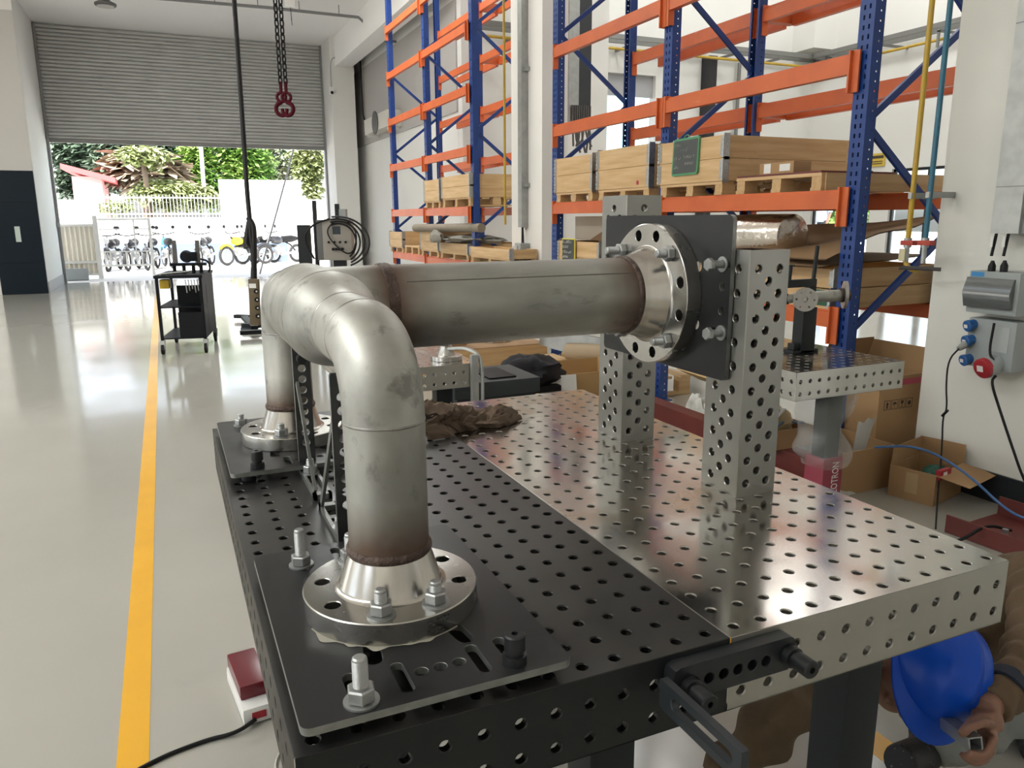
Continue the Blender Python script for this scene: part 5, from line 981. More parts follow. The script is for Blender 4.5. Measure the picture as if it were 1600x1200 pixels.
# tool trolley
def trolley():
    C0, C1, C2, C3 = V((-.797, 8.404, 0)), V((-.348, 8.187, 0)), V((-.10, 9.05, 0)), V((-.60, 9.27, 0))
    C0 = V((-.80, 8.33, 0)); ex = V((cos(rad(-10)), sin(rad(-10)), 0)); ey = V((-ex.y, ex.x, 0)); W_, D_ = .47, .88; O = C0
    M = frame(O, ex, ey); MM = lambda: M
    t = thing('tool_trolley', O + ex * W_ / 2 + ey * D_ / 2, 'black steel tool trolley on four castors carrying a small machine vice', 'trolley')
    BK = mat('trolley_black', (.005, .006, .009), .5, spec=.2)
    for (x, y) in ((0, 0), (W_ - .03, 0), (0, D_ - .03), (W_ - .03, D_ - .03)):
        MB().box(x, x + .03, y, y + .03, .15, .82, M).build('post', BK, t, 0)
        c = thing('castor', (0, 0, 0), None, None); bpy.data.objects.remove(c)
        cx, cy = x + .015, y + .015
        b = MB(); b.cyl(M @ V((cx - .014, cy - .02, .055)), M @ V((cx + .014, cy - .02, .055)), .055, 20); w_ = b.build('castor', BLKP, t); MB().loft([[M @ V((cx - .022, cy - .05, .05)), M @ V((cx + .022, cy - .05, .05)), M @ V((cx + .022, cy + .0, .06)), M @ V((cx - .022, cy, .06))], [M @ V((cx - .025, cy - .025, .15)), M @ V((cx + .025, cy - .025, .15)), M @ V((cx + .025, cy + .03, .15)), M @ V((cx - .025, cy + .03, .15))]]).build('fork', GALV, w_)
    MB().box(-.01, W_ + .01, -.01, D_ + .01, .82, .85, M).build('top_plate', BK, t, 0)
    MB().box(0, W_, 0, D_, .16, .175, M).build('lower_shelf', BK, t, 0); MB().box(0, W_, 0, D_, .50, .512, M).build('middle_shelf', BK, t, 0)
    MB().box(W_ - .012, W_ - .002, .0, D_, .17, .82, M).build('side_sheet', BK, t, 0); MB().box(.16, W_, .30, .31, .17, .72, M).build('inner_sheet', BK, t, 0); MB().box(.2, W_, .004, .014, .17, .45, M).build('front_sheet', BK, t, 0)
    for i_ in range(6): MB().tube([M @ V((.3 + .03 * i_, .02, .80)), M @ V((.31 + .03 * i_, .02, .66 + .02 * (i_ % 3)))], .006, 6).build('hanging_tool', GALV, t)
    m = thing('pipe_machine', M @ V((.3, .45, .85)), 'small black clamping machine with two upright flat bars on top of the trolley', 'machine')
    for x in (.16, .40): MB().box(x - .022, x + .022, .40, .42, .95, 1.21, M).build('upright', mat('upright_grey', (.10, .10, .095), .5), m, 0)
    MB().box(.1, .48, .36, .46, .93, .96, M).build('cross_plate', BK, m, 0)
    for x in (.14, .24, .34, .42): MB().cyl(M @ V((x, .41, .85)), M @ V((x, .41, .94)), .02, 10).build('foot', BK, m)
    MB().lathe(M @ V((.27, .36, 1.03)), ey, [(0, .0001), (0, .03), (.0, .055), (.10, .07), (.10, .0001)], 20).build('chuck', BK, m); MB().bbox(.30, .39, .36, .46, .98, 1.08, .01, M).build('motor', BK, m)
    MB().tube([M @ V((.42, .42, 1.0)), M @ V((.50, .42, .98)), M @ V((.52, .40, .90)), M @ V((.50, .38, .855))], .012, 8, 2).build('hose', CAB, m)
    MB().tube([M @ V((.05, .05, .862)), M @ V((.30, .32, .87))], .012, 8).build('bar_tool', GALV, m)
    tag(MB().bbox(.02, .12, .1, .25, .70, .80, .02, M).build('yellow_box', mat('yellow_box', (.6, .42, .03), .5)), 'small yellow object hanging inside the top of the black trolley', 'box')
    return t
trolley()
# control cabinet on its post
def cabinet():
    c = lambda u, v, d=9: V(CP) + ray(u, v) * d
    a = c(506, 407); b_ = c(551, 343); ex = V((.93, -.36, 0)).normalized(); ey = V((-ex.y, ex.x, 0)); M = frame(V((a.x, a.y, 0)), ex, ey); zb, zt = a.z, b_.z; W_ = .335
    t = thing('control_cabinet', (a.x, a.y, 0), 'grey control cabinet with dark display and knobs on a post, black cables looped over it', 'control cabinet')
    MB().bbox(0, W_, 0, .22, zb, zt, .01, M).build('housing', mat('cabinet_beige', (.30, .28, .25), .5), t); MB().bbox(-.07, .0, .02, .24, zb, zt, .006, M).build('side_box', mat('cabinet_grey', (.13, .13, .13), .5), t)
    MB().box(.12, .21, -.004, 0, zb + .30, zb + .39, M).build('display', mat('display_dark', (.02, .03, .04), .2), t)
    for i_ in range(4): MB().cyl(M @ V((.07 + i_ * .065, 0, zb + .21)), M @ V((.07 + i_ * .065, -.02, zb + .21)), .014, 10).build('knob', BLKP, t)
    for i_ in range(4): MB().cyl(M @ V((.12 + i_ * .035, 0, zb + .13)), M @ V((.12 + i_ * .035, -.03, zb + .13)), .018, 10).build('connector', BLKP, t)
    MB().box(.1, .24, .05, .17, .02, zb, M).build('pedestal', DGR, t, 0); MB().box(-.1, .45, -.1, .4, .003, .03, M).build('foot', DGR, t, 0)
    MB().box(-.12, -.075, .1, .14, .02, zt + .22, M).build('mast', DGR, t, 0); MB().box(.14, .19, .1, .14, zt, zt + .18, M).build('post', DGR, t, 0); MB().box(.19, .27, .08, .2, zt, zt + .12, M).build('top_box', GREYP, t, 0)
    MB().box(-.30, -.16, .05, .15, .02, zt - .06, M).build('bracket', DGR, t, 0)
    for i_ in range(4): 
        r_0 = .20 + .025 * i_; MB().tube([M @ V((.19 + r_0 * (1.0 + .1 * i_) * cos(q), -.03 - .01 * i_, (zb + zt) / 2 - .02 + r_0 * 1.05 * sin(q))) for q in [rad(115 - j * 13 - i_ * 5) for j in range(14)]], .011, 6, 1).build('cable_loop', CAB, t)
    MB().tube([M @ V((.15, -.02, zt - .02)), M @ V((.05, -.05, zt - .12)), M @ V((.12, -.05, zb + .2)), M @ V((.33, -.05, zb + .03)), M @ V((.42, -.03, zb + .3)), M @ V((.3, -.02, zt - .02))], .009, 6, 3).build('cable_loop', CAB, t)
    MB().tube([M @ V((.1, -.02, zt + .01)), M @ V((-.1, -.03, zt - .05)), M @ V((-.22, -.04, zt - .2)), M @ V((-.1, -.04, zb + .02))], .012, 6, 3).build('cable_loop', CAB, t)
cabinet()
# ---------------------------------------------------------------- outside the loading door
YW = mat('yard_wall', (.74, .74, .74), .85); YB = mat('yard_wall_band', (.13, .17, .25), .8)
xl = ay(343, 300, 27.5).x; xr = ay(471, 300, 27.5).x; zt = ay(400, 281, 27.5).z; zl = ay(250, 340, 27.5).z
b = MB().box(-6, xl, 27.5, 27.75, 0, zl); b.box(xl, xr, 27.5, 27.75, 0, zt); b.box(xr, 11.5, 27.5, 27.75, 0, ay(480, 312, 27.5).z); struct('wall_yard', b, YW)
b = MB().box(-6, ay(449, 390, 27.5).x, 27.48, 27.5, 0, .66); struct('trim_yard_wall_band', b, YB)
a_ = ay(92, 312, 24.0); c_ = ay(152, 311, 24.0); b = MB().box(-9, c_.x, 24, 24.25, 0, a_.z); struct('wall_yard_gatehouse', b, YW)
IRW = mat('white_iron', (.72, .72, .68), .5); IRF = mat('fence_iron', (.35, .36, .34), .5); IRG = mat('gate_sheet', (.85, .81, .70), .6, 0, (.78, .74, .64), scale=3, amt=.6)
t = thing('fence', (0, 27.6, zl), 'white iron railing on top of the low yard wall', 'fence'); f0 = ay(156, 330, 27.6).x
for z in (zl + .10, zl + .62): MB().box(f0, xl, 27.6, 27.64, z, z + .04).build('rail', IRW, t, 0)
nb = 34
for i_ in range(nb): x_ = f0 + (xl - f0) * (i_ + .5) / nb; MB().box(x_ - .011, x_ + .011, 27.61, 27.63, zl, zl + .74).build('bar', IRF, t, 0)
# gate: closed sheet leaf and open bar leaf
t = thing('yard_gate', (-2.3, 21.4, 0), 'beige corrugated steel gate leaf standing left in the loading door', 'gate')
g0, g1 = ay(94, 400, 21.3).x, ay(154, 400, 21.3).x; gz = ay(120, 352, 21.3).z
b = MB(); n_ = 40; b.grid(lambda u, v: V((g0 + (g1 - g0) * u, 21.3 + .03 * sin(u * 2 * pi * 8), .12 + (gz - .12) * v)), 81, 2); b.build('sheet', IRG, t)
for z in (.12, .42, gz): MB().box(g0, g1, 21.24, 21.30, z - .03, z + .03).build('rail', IRW, t, 0)
MB().box(g1 - .04, g1 + .06, 21.2, 21.3, 0, ay(155, 337, 21.3).z).build('post', IRW, t, 0); MB().bbox(g1 - .75, g1 - .25, 20.9, 21.15, 0, .28, .02).build('gate_motor', GREYP, t)
MB().box(g1, g1 + .04, 21.26, 21.30, 0, ay(155, 345, 21.3).z).build('latch_post', YEL, t, 0)
t = thing('bar_gate', (-1.5, 21.9, 0), 'white steel bar gate leaf standing open beside the corrugated one', 'gate')
h0, h1 = ay(156, 400, 21.9).x, ay(238, 400, 21.9).x; hz = ay(200, 341, 21.9).z; hm = ay(200, 357, 21.9).z; hl = ay(200, 392, 21.9).z; hb = ay(200, 413, 21.9).z
for z, w_ in ((hz, .05), (hm, .03), (hl, .03), (hb, .05)): MB().box(h0, h1, 21.88, 21.93, z - w_, z).build('rail', IRW, t, 0)
for i_ in range(11): x_ = h0 + (h1 - h0) * i_ / 10; w_ = .035 if i_ in (0, 10) else .018; MB().box(x_ - w_, x_ + w_, 21.89, 21.92, hb - .05 if i_ not in (0, 10) else 0, (hl if i_ not in (0, 7, 10) else hz)).build('bar', IRW, t, 0)
tag(MB().cyl(az(406, 428, 0), ay(461, 226, 21.0), .022, 8).build('leaning_pole', mat('pole_grey', (.25, .24, .25), .6)), 'thin grey pole leaning across the loading door opening', 'pole')
tag(MB().cyl((ay(318, 300, 30).x, 30, 0), (ay(313, 200, 30).x, 30, 7.5), .07, 10).build('street_pole', mat('pole_pale', (.55, .58, .58), .6)), 'pale upright pole among the bright green trees', 'pole')
tag(MB().box(-2.86, -2.80, 19.85, 19.95, ay(90, 351, 19.9).z - .06, ay(90, 351, 19.9).z + .06).build('door_sensor', GALV), 'small grey box on the left edge of the loading door', 'box')
# motorcycles
TY = mat('tyre', (.02, .02, .022), .7); MET = mat('motorcycle_metal', (.45, .46, .47), .35, .8)
def motorcycle(col):
    r_ = thing('motorcycle', (0, 0, 0), '', 'motorcycle', 'motorcycles parked at the yard wall'); BD = mat('motorcycle_' + col, {'black': (.03, .03, .035), 'yellow': (.75, .60, .03), 'blue': (.03, .25, .50), 'red': (.35, .03, .04)}[col], .3)
    for y in (-.62, .62):
        w_ = MB(); w_.tube([V((0, y + .27 * cos(q), .30 + .27 * sin(q))) for q in [2 * pi * j / 24 for j in range(25)]], .045, 8, cap=False); w = w_.build('wheel', TY, r_, 60)
        s_ = MB(); s_.tube([V((0, y + .215 * cos(q), .30 + .215 * sin(q))) for q in [2 * pi * j / 20 for j in range(21)]], .014, 6, cap=False)
        for j in range(5): q = 2 * pi * j / 5; s_.cyl((0, y, .30), (0, y + .21 * cos(q), .30 + .21 * sin(q)), .012, 6)
        s_.build('rim', WHITE, w, 60)
    MB().tube([(0, -.62, .32), (0, -.48, .75), (0, -.42, .98)], .03, 8, 1).build('fork', MET, r_); MB().tube([(-.33, -.30, 1.06), (-.12, -.40, 1.0), (.12, -.40, 1.0), (.33, -.30, 1.06)], .016, 8, 1).build('handlebar', BLKP, r_)
    MB().tube([(0, -.42, .9), (0, -.2, .75), (0, .3, .68), (0, .62, .32)], .028, 8, 1).build('frame', BLKP, r_)
    b = MB(); b.lathe((0, -.36, .78), (0, 1, -.08), [(0, .03), (.06, .12), (.22, .15), (.4, .10), (.46, .03)], 16, True, True); b.build('tank', BD, r_); b = MB(); b.lathe((0, .02, .78), (0, 1, .03), [(0, .04), (.05, .11), (.4, .12), (.62, .07)], 12, True, True); b.build('seat', BLKP, r_)
    MB().lathe((0, -.08, .42), (0, 1, 0), [(-.14, .08), (-.1, .15), (.15, .16), (.2, .08)], 12, True, True).build('engine', MET, r_); MB().cyl((.13, -.1, .28), (.15, .7, .38), .04, 10).build('exhaust', MET, r_)
    b = MB(); b.tube([V((0, -.62 + .34 * cos(q), .30 + .34 * sin(q))) for q in [rad(40 + j * 12) for j in range(9)]], .05, 6); b.build('front_fender', BD, r_); MB().lathe((0, -.52, .86), (0, -1, 0), [(0, .05), (.05, .09), (.10, .08), (.10, .001)], 14).build('headlamp', WHITE, r_)
    for s_ in (-1, 1): MB().tube([(s_ * .2, -.38, 1.03), (s_ * .28, -.36, 1.18)], .008, 6).build('mirror', BLKP, r_); MB().lathe((s_ * .29, -.36, 1.22), (0, 1, 0), [(-.01, .001), (-.01, .055), (.01, .055), (.01, .001)], 12).build('mirror_glass', BLKP, r_)
    return r_
mb_ = motorcycle('black'); my_ = motorcycle('yellow'); ms_ = motorcycle('blue')
L0 = 'dark motorcycle %s'
def floor_at(u, v): p = az(u, v, 0); return (p.x, min(p.y, 26.6), 0)
fl2 = lambda u: (ay(u, 400, 24.9).x, 24.9, 0)
mb_.location = fl2(177); mb_.rotation_euler = (0, 0, rad(-12)); mb_['label'] = L0 % 'behind the bar gate, nearest the gate hinge'
p_ = floor_at(264, 417); ms_.location = p_; ms_.rotation_euler = (0, 0, rad(190)); ms_['label'] = 'blue and white scooter standing just past the end of the bar gate'
p_ = floor_at(378, 413); my_.location = p_; my_.rotation_euler = (0, 0, rad(-50)); my_['label'] = 'motorcycle with a yellow tank, left of the hanging pendant cable'
for (u, v, rz, lb) in ((207, 0, -12, 'behind the bar gate, in the middle of its bars'), (237, 0, -12, 'at the free end of the bar gate'), (322, 415, -20, 'partly hidden behind the machine on the trolley'), (404, 411, -60, 'partly behind the pendant cable'), (434, 408, -65, 'standing alone at the far end of the yard wall')):
    dup(mb_, floor_at(u, v) if v else fl2(u), L0 % lb, rad(rz))
# trees
def leafm(name, c, c2): 
    m = mat(name, c, .55, 0, c2, scale=.9, amt=1, detail=5); m.node_tree.nodes['Principled BSDF'].inputs['Subsurface Weight'].default_value = 0; return m
def tree(name, c, blobs, n, size, m, label, cat='tree', trunk=None, seed=1, droop=.3, group='trees beyond the yard wall'):
    R = random.Random(seed); t = thing(name, c, label, cat, group); b = MB(); c = V(c); tot = sum(bl[3] * bl[4] * bl[5] for bl in blobs)
    for (x, y, z, rx_, ry_, rz_) in blobs:
        k = int(n * rx_ * ry_ * rz_ / tot)
        for _ in range(k):
            d = V((R.gauss(0, 1), R.gauss(0, 1), R.gauss(0, 1))).normalized() * (R.random() ** .28); q = 1 + .3 * noise.noise(d * 2.5 + V((seed, x, z)))
            p = c + V((x + d.x * rx_ * q, y + d.y * ry_ * q, z + d.z * rz_ * q)); a = R.uniform(0, 2 * pi); s = size * R.uniform(.6, 1.4)
            u = V((cos(a), sin(a), R.uniform(-.6, .5) - droop)).normalized(); w_ = u.cross(V((R.uniform(-.5, .5), R.uniform(-.5, .5), 1))).normalized()
            b.add([p - u * s * .1, p + u * s * .45 + w_ * s * .24, p + u * s, p + u * s * .45 - w_ * s * .24], [(0, 1, 2, 3)])
    b.build('foliage', m, t, 0)['kind'] = 'stuff'
    if trunk:
        tr = MB().tube([c + V(p) for p in trunk[0]], lambda q: trunk[1] * (1 - .6 * q), 8, 1).build('trunk', mat('bark', (.16, .12, .09), .9), t)
    return t
GB = leafm('leaves_bright', (.09, .21, .035), (.21, .33, .07)); GD = leafm('leaves_dark', (.035, .065, .04), (.08, .115, .075)); GM = leafm('leaves_olive', (.11, .15, .075), (.20, .22, .125)); GP = leafm('leaves_pale', (.22, .28, .09), (.34, .37, .18)); BRF = leafm('dry_fronds', (.24, .20, .15), (.34, .28, .2))
def px(u, v, y): return ay(u, v, y)
def wtree(u, v, y, ru, rv, n, size, m, label, seed, trunk=True, name='tree', extra=()):
    p = px(u, v, y); s = 1200 / ((p - CP).dot(f_)); rx_, rz_ = ru / s, rv / s
    bl = [(0, 0, p.z, rx_, rx_ * .7, rz_)] + [((du) / s, 0, p.z - dv / s, r1 / s, r1 / s * .8, r2 / s) for du, dv, r1, r2 in extra]
    return tree(name, (p.x, y, 0), bl, n, size, m, label, seed=seed, trunk=(([(0, 0, 0), (.1, 0, p.z * .5), (0, 0, p.z)], .16) if trunk else None))
wtree(350, 255, 38, 62, 62, 12000, .26, GB, 'broad bright green tree behind the fence, centre of the door opening', 3, extra=((-50, 20, 34, 40), (40, 10, 38, 44), (-28, 48, 30, 26)))
wtree(215, 225, 40, 52, 60, 9000, .34, GD, 'dark bushy tree behind the sapling', 4, extra=((60, 20, 40, 50), (-40, 30, 30, 34)))
wtree(130, 245, 42, 44, 50, 6000, .36, GD, 'dark tree at the left jamb of the loading door', 5, extra=((-20, 40, 24, 26), (32, 26, 26, 30)))
wtree(425, 265, 42, 45, 40, 4200, .28, GM, 'olive tree with bare twigs above the tall white wall', 6, extra=((-28, -20, 30, 30),))
wtree(482, 250, 30, 26, 34, 3200, .22, GP, 'pale green tree at the right jamb of the loading door', 7, extra=((4, 42, 16, 18),))
wtree(272, 305, 29, 62, 22, 3600, .22, GP, 'pale leafy shrub growing over the iron railing', 8, trunk=False, name='shrub', extra=((-20, -10, 30, 16), (50, 4, 22, 14), (-85, 18, 26, 10)))
wtree(222, 243, 28.6, 40, 16, 700, .26, GP, 'young sapling with large pale leaves above the shrub', 9, name='sapling', extra=((14, 14, 14, 12), (-16, -4, 14, 12)))
t = wtree(250, 270, 36, 34, 30, 900, .9, BRF, 'drooping dry palm fronds in front of the dark trees', 10, name='palm', extra=((-46, -8, 20, 24),))
sh = thing('pink_house', px(140, 290, 34), 'pink house with a red roof glimpsed between the left trees', 'house'); p_ = px(116, 312, 34); q_ = px(158, 276, 34)
MB().box(p_.x, q_.x, 34, 38, 0, q_.z).build('wall', mat('pink_wall', (.65, .38, .38), .8), sh, 0); MB().prism([(p_.x - .3, 33.6, q_.z + .25), (q_.x + .5, 33.6, q_.z - .25), (q_.x + .5, 33.6, q_.z - .05), (p_.x - .3, 33.6, q_.z + .45)], (0, 4.6, 0)).build('roof', mat('red_roof', (.42, .08, .08), .7), sh, 0)
# far greenery and yard behind the right-hand windows
wtree(1325, 345, 40, 40, 40, 900, .9, GB, 'bright green tree outside the right-hand windows', 12, trunk=False)
wtree(980, 215, 30, 44, 26, 900, .5, GP, 'yellow green tree top beyond the high back window', 13, trunk=False)
# small distant person outside the window
PS = V(CP) + ray(1285, 347) * 20
b = MB().box(PS.x - 3, PS.x + 8, PS.y - 6, PS.y + 6, -.02, PS.z - .88); struct('ground_outside_dock', b, CONC)
t = thing('person', (PS.x, PS.y, PS.z - .88), 'person in a pale blue shirt and black trousers standing outside the window', 'person')
SK = mat('skin', (.22, .11, .07), .5); SHB = mat('pale_blue_shirt', (.40, .50, .65), .8); TRB = mat('black_trousers', (.015, .015, .02), .8)
def remesh(o, vox, sm=4):
    r = o.modifiers.new('r', 'REMESH'); r.mode = 'VOXEL'; r.voxel_size = vox; r.use_smooth_shade = True
    if sm: s = o.modifiers.new('s', 'SMOOTH'); s.factor = .5; s.iterations = sm
    return o
zf = PS.z - .88
b = MB(); b.tube([(PS.x, PS.y, zf + .9), (PS.x, PS.y, zf + 1.2), (PS.x, PS.y, zf + 1.45)], .12, 12); b.lathe((PS.x, PS.y, zf + 1.42), (0, 0, 1), [(0, .06), (.08, .055), (.12, .08), (.2, .095), (.28, .07), (.31, .01)], 14, True, True)
for s_ in (-1, 1): b.tube([(PS.x, PS.y + s_ * .18, zf + 1.4), (PS.x, PS.y + s_ * .24, zf + 1.1), (PS.x - .08, PS.y + s_ * .22, zf + .82)], .04, 8); b.tube([(PS.x, PS.y + s_ * .09, zf + .9), (PS.x, PS.y + s_ * .11, zf + .5), (PS.x, PS.y + s_ * .12, zf + .05)], .06, 8)
remesh(b.build('body', SK, t, 60), .02, 2)
b = MB(); b.tube([(PS.x, PS.y, zf + .88), (PS.x, PS.y, zf + 1.2), (PS.x, PS.y, zf + 1.43)], lambda q: .15 + .02 * q, 14)
for s_ in (-1, 1): b.tube([(PS.x, PS.y + s_ * .12, zf + 1.4), (PS.x, PS.y + s_ * .25, zf + 1.12)], .065, 8)
remesh(b.build('shirt', SHB, t, 60), .02, 2)
b = MB()
for s_ in (-1, 1): b.tube([(PS.x, PS.y + s_ * .07, zf + .93), (PS.x, PS.y + s_ * .11, zf + .5), (PS.x, PS.y + s_ * .12, zf + .04)], lambda q: .10 - .03 * q, 10)
remesh(b.build('trousers', TRB, t, 60), .02, 2)
# ---------------------------------------------------------------- the kneeling worker under the table edge
PP = lambda u, v, d: V(CP) + ray(u, v) * d
JK = mat('brown_jacket', (.125, .082, .045), .9, 0, (.09, .058, .032), scale=9, amt=.7, bump=.35, bscale=45); TG = mat('grey_trousers', (.22, .23, .22), .9, 0, (.17, .18, .17), scale=9, amt=.6, bump=.3, bscale=45)
NAV = mat('navy_cloth', (.015, .02, .035), .8); BOOT = mat('black_boot', (.012, .012, .014), .6, 0, (.3, .3, .3), scale=90, amt=.5, lo=.66, hi=.7)
HB = mat('helmet_blue', (.003, .060, .45), .35, 0, (.006, .08, .52), scale=5, amt=.5, spec=.3); overlay(HB, (.45, .52, .62), 30, .72, .78, .5)
hc = PP(1462, 1040, 1.78)
up = (r_ * .30 + d_ * -.42 + f_ * -.80).normalized(); fr = (r_ * -.30 + d_ * .85 + f_ * -.35); fr = (fr - up * fr.dot(up)).normalized(); sd = fr.cross(up)
W = thing('person', (1.15, .75, 0), 'crouching worker in a blue safety helmet, brown jacket and grey trousers under the table corner', 'person')
neck = hc - up * .16 - fr * .03; chest = PP(1600, 930, 2.15); pelvis = PP(1690, 985, 2.35); pelvis.z = max(pelvis.z, .22)
shR = PP(1628, 905, 1.98); elR = PP(1618, 1032, 1.80); wrR = PP(1540, 1108, 1.66)
shL = PP(1420, 975, 2.10); elL = PP(1262, 1062, 1.78); wrL = PP(1120, 1235, 1.62)
kn = PP(1590, 1110, 1.95); an = PP(1452, 1165, 1.98); toe = PP(1405, 1190, 1.86); kn2 = PP(1500, 1110, 2.2); an2 = PP(1600, 1175, 2.2)
b = MB()
b.tube([pelvis, pelvis * .5 + chest * .5, chest, chest * .3 + neck * .7], lambda q: .12 - .06 * q, 16, 2)
b.tube([chest * .3 + neck * .7, neck, hc - up * .05], .048, 12, 1)
def ell(b, c, R, ax3, k=20):
    x_, y_, z_ = ax3; b.grid(lambda u, v: c + x_ * (R[0] * cos(2 * pi * u) * sin(pi * v)) + y_ * (R[1] * sin(2 * pi * u) * sin(pi * v)) + z_ * (R[2] * cos(pi * (.002 + .996 * v))), k, k // 2 + 2, closeu=True)
hd = hc - up * .055; ell(b, hd, (.072, .092, .105), (sd, fr, up)); ell(b, hd - up * .075 + fr * .045, (.045, .05, .05), (sd, fr, up))
ell(b, hd - up * .035 + fr * .098, (.014, .018, .025), (sd, fr, up)); 
for s_ in (-1, 1): ell(b, hd + sd * s_ * .076 - up * .02 - fr * .005, (.012, .02, .032), (sd, fr, up)); ell(b, hd + sd * s_ * .03 - up * .055 + fr * .078, (.018, .012, .012), (sd, fr, up))
for a_, e_, w_ in ((shR, elR, wrR), (shL, elL, wrL)): b.tube([a_, e_, w_], lambda q: .045 - .018 * q, 12, 1)
b.tube([chest, shR], .045, 10); b.tube([chest, shL], .045, 10)
b.tube([pelvis, kn, an], lambda q: .055 - .022 * q, 12, 1); b.tube([pelvis, kn2, an2], lambda q: .055 - .022 * q, 12, 1)
# right hand closed round a square tube
tc = PP(1521, 1160, 1.60); tn = (f_ * -1 + r_ * -.05 + d_ * .1).normalized()
kk = [PP(1549, 1134, 1.63), PP(1552, 1150, 1.63), PP(1549, 1166, 1.63), PP(1541, 1180, 1.635)]
pal = PP(1545, 1140, 1.655)
b.tube([wrR, wrR * .45 + pal * .55, pal], lambda q: .026 + .006 * sin(pi * q), 12, 1); 
for q in kk: b.tube([wrR * .4 + pal * .6, q * .6 + pal * .4 + f_ * .01, q + f_ * .012], lambda z: .016 - .003 * z, 10, 1)
ends = [(PP(1537, 1122, 1.605), PP(1521, 1136, 1.590)), (PP(1545, 1171, 1.60), PP(1518, 1178, 1.588)), (PP(1540, 1184, 1.60), PP(1514, 1186, 1.592)), (PP(1528, 1192, 1.61), PP(1508, 1178, 1.60))]
tips = [PP(1502, 1150, 1.592), PP(1500, 1165, 1.590), PP(1499, 1172, 1.598), PP(1498, 1164, 1.608)]
fing = [(kk[0], PP(1541, 1128, 1.60), PP(1522, 1134, 1.59), PP(1506, 1143, 1.592)), (kk[1], PP(1552, 1160, 1.60), PP(1538, 1181, 1.588), PP(1514, 1176, 1.586)), (kk[2], PP(1548, 1176, 1.60), PP(1530, 1190, 1.592), PP(1507, 1179, 1.592)), (kk[3], PP(1538, 1188, 1.61), PP(1520, 1193, 1.605), PP(1502, 1178, 1.604))]
for q in fing: b.tube(q, lambda z: .0105 - .0030 * z, 10, 1)
b.tube([wrR * .5 + pal * .5, PP(1524, 1124, 1.63), PP(1511, 1138, 1.605), PP(1501, 1149, 1.598)], lambda z: .0145 - .0055 * z, 10, 1)
# left hand resting on the floor, fingers spread
hz_ = V((wrL.x, wrL.y, max(wrL.z, .03))); dL = (wrL - elL).normalized(); sL = dL.cross(V((0, 0, 1))).normalized()
b.tube([wrL, wrL + dL * .07], .022, 10)
for j in range(5): a0 = wrL + dL * .06 + sL * (j - 2) * .014; b.tube([a0, a0 + dL * .035 + sL * (j - 2) * .006, a0 + dL * (.06 if j else .04) + sL * (j - 2) * .010], lambda z: .009 - .003 * z, 8, 1)
remesh(b.build('body', SK, W, 60), .0045, 3)
b = MB(); b.tube([pelvis - V((0, 0, .02)), pelvis * .5 + chest * .5, chest, chest * .45 + neck * .55], lambda q: .185 - .085 * q, 20, 2)
def folds(pts, r0, r1, k=30, seed=0, n=170, amp=.16):
    P = [V(p) for p in pts]
    for _ in range(3):
        Q = [P[0]]
        for a, c in zip(P, P[1:]): Q += [a * .75 + c * .25, a * .25 + c * .75]
        P = Q + [P[-1]]
    m_ = MB(); L = [0]
    for a, c in zip(P, P[1:]): L.append(L[-1] + (c - a).length)
    def at(s):
        s *= L[-1]
        for i in range(len(P) - 1):
            if L[i + 1] >= s: return P[i] + (P[i + 1] - P[i]) * ((s - L[i]) / max(1e-6, L[i + 1] - L[i]))
        return P[-1]
    u = None; rings = []
    for i in range(n):
        s = i / (n - 1); t_ = (at(min(1, s + .01)) - at(max(0, s - .01))).normalized(); u = t_.orthogonal().normalized() if u is None else (u - t_ * u.dot(t_)).normalized(); w_ = t_.cross(u)
        rings.append([at(s) + (u * cos(2 * pi * j / k) + w_ * sin(2 * pi * j / k)) * ((r0 + (r1 - r0) * s) * (1 + amp * (sin(s * 60 + 2.6 * sin(2 * pi * j / k + seed)) * .6 + noise.noise(V((s * 7 + seed, cos(2 * pi * j / k), sin(2 * pi * j / k)))) * 1.2))) for j in range(k)])
    return rings
b.loft(folds([chest * .8 + shR * .2, shR, elR, wrR - (wrR - elR) * .10], .085, .040, seed=1)); b.loft(folds([chest * .8 + shL * .2, shL, elL, wrL - (wrL - elL) * .05], .080, .050, seed=3, amp=.30))
remesh(b.build('jacket', JK, W, 60), .005, 1)
cf = wrR + (elR - wrR) * .33; dd = (elR - wrR).normalized(); MB().tube([cf - dd * .0, cf + dd * .035], .0505, 22).build('cuff_band', NAV, W, 40)
b = MB(); b.loft(folds([pelvis, kn, an], .11, .058, seed=2)); b.loft(folds([pelvis, kn2, an2], .11, .058, seed=5)); remesh(b.build('trousers', TG, W, 60), .008, 2)
for a_, t_ in ((an, toe), (an2, an2 + V((-.12, -.10, -.0)))):
    t_.z = max(.03, t_.z); b = MB(); b.tube([a_ + V((.01, .01, .03)), V((a_.x, a_.y, max(.045, a_.z - .02))), t_], lambda q: .052 - .012 * q, 14, 2); o = remesh(b.build('boot', BOOT, W, 60), .006, 2)
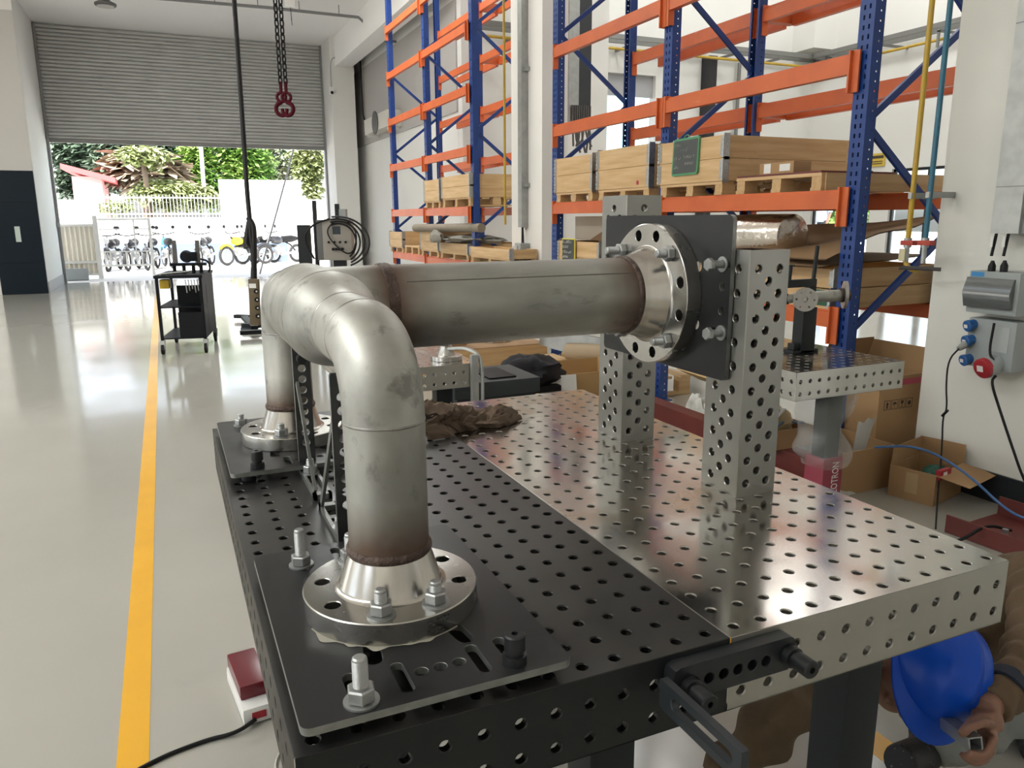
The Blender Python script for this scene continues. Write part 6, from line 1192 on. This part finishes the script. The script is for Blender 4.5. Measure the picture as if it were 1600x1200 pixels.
# helmet shell with brim and ridges
def shell(u, v):
    a = 2 * pi * u; e = v * pi / 2; ca, sa = cos(a), sin(a)
    rx_, ry_, rz_ = .104, .126, .122; p = V((rx_ * ca * cos(e), ry_ * sa * cos(e), rz_ * sin(e)))
    rid = .006 * max(0, 1 - abs(p.x) / .016) * (1 if p.y < .09 else 0) + .004 * max(0, 1 - abs(abs(p.x) - .05) / .012) * sin(e); p *= 1 + rid / .12
    return hc + sd * p.x + fr * p.y + up * p.z
h = MB(); h.grid(shell, 72, 24, closeu=True); h.build('helmet_shell', HB, W, 60) if False else None
def brim(u, v):
    a = 2 * pi * u; ext = .010 + .034 * max(0, sin(a)) ** 1.5; w_ = v; x_ = (.104 + ext * w_) * cos(a); y_ = (.126 + ext * w_ * 1.0) * sin(a); z_ = -.004 * w_ - .022 * w_ * max(0, sin(a)) ** 2
    return hc + sd * x_ + fr * y_ + up * z_
hs2 = MB(); hs2.grid(shell, 72, 24, closeu=True); hs2.grid(brim, 72, 5, closeu=True); hs2.grid(lambda u, v: brim(u, v) - up * .004, 72, 5, closeu=True); hel = hs2.build('helmet', HB, W, 60)
MB().tube([hc + sd * .085 - up * .01, hd - up * .13 + fr * .02, hc - sd * .085 - up * .01], .005, 6, 2).build('chin_strap', NAV, W)
t = thing('square_tube', tc, 'short square steel tube end held in the worker\'s hand', 'tube'); Mq = frame(tc, r_, d_ * -1); Mq = Mx.Translation(tc) @ (Mx((r_, -d_, -f_)).transposed()).to_4x4() @ Mx.Rotation(rad(6), 4, 'Z')
b = MB(); s_ = .0145; q_ = .0115
for (x0, x1, y0, y1) in ((-s_, s_, q_, s_), (-s_, s_, -s_, -q_), (-s_, -q_, -q_, q_), (q_, s_, -q_, q_)): b.box(x0, x1, y0, y1, -.10, .008, Mq)
b.build('tube', NUT, t, 0); MB().box(-q_, q_, -q_, q_, -.08, -.075, Mq).build('inner_plug', BLKP, t, 0)
yl = az(1378, 1165, 0); b = MB().box(yl.x - .05, yl.x + .035, yl.y - .25, yl.y + .9, 0, .0012); struct('trim_floor_line_right', b, YEL)
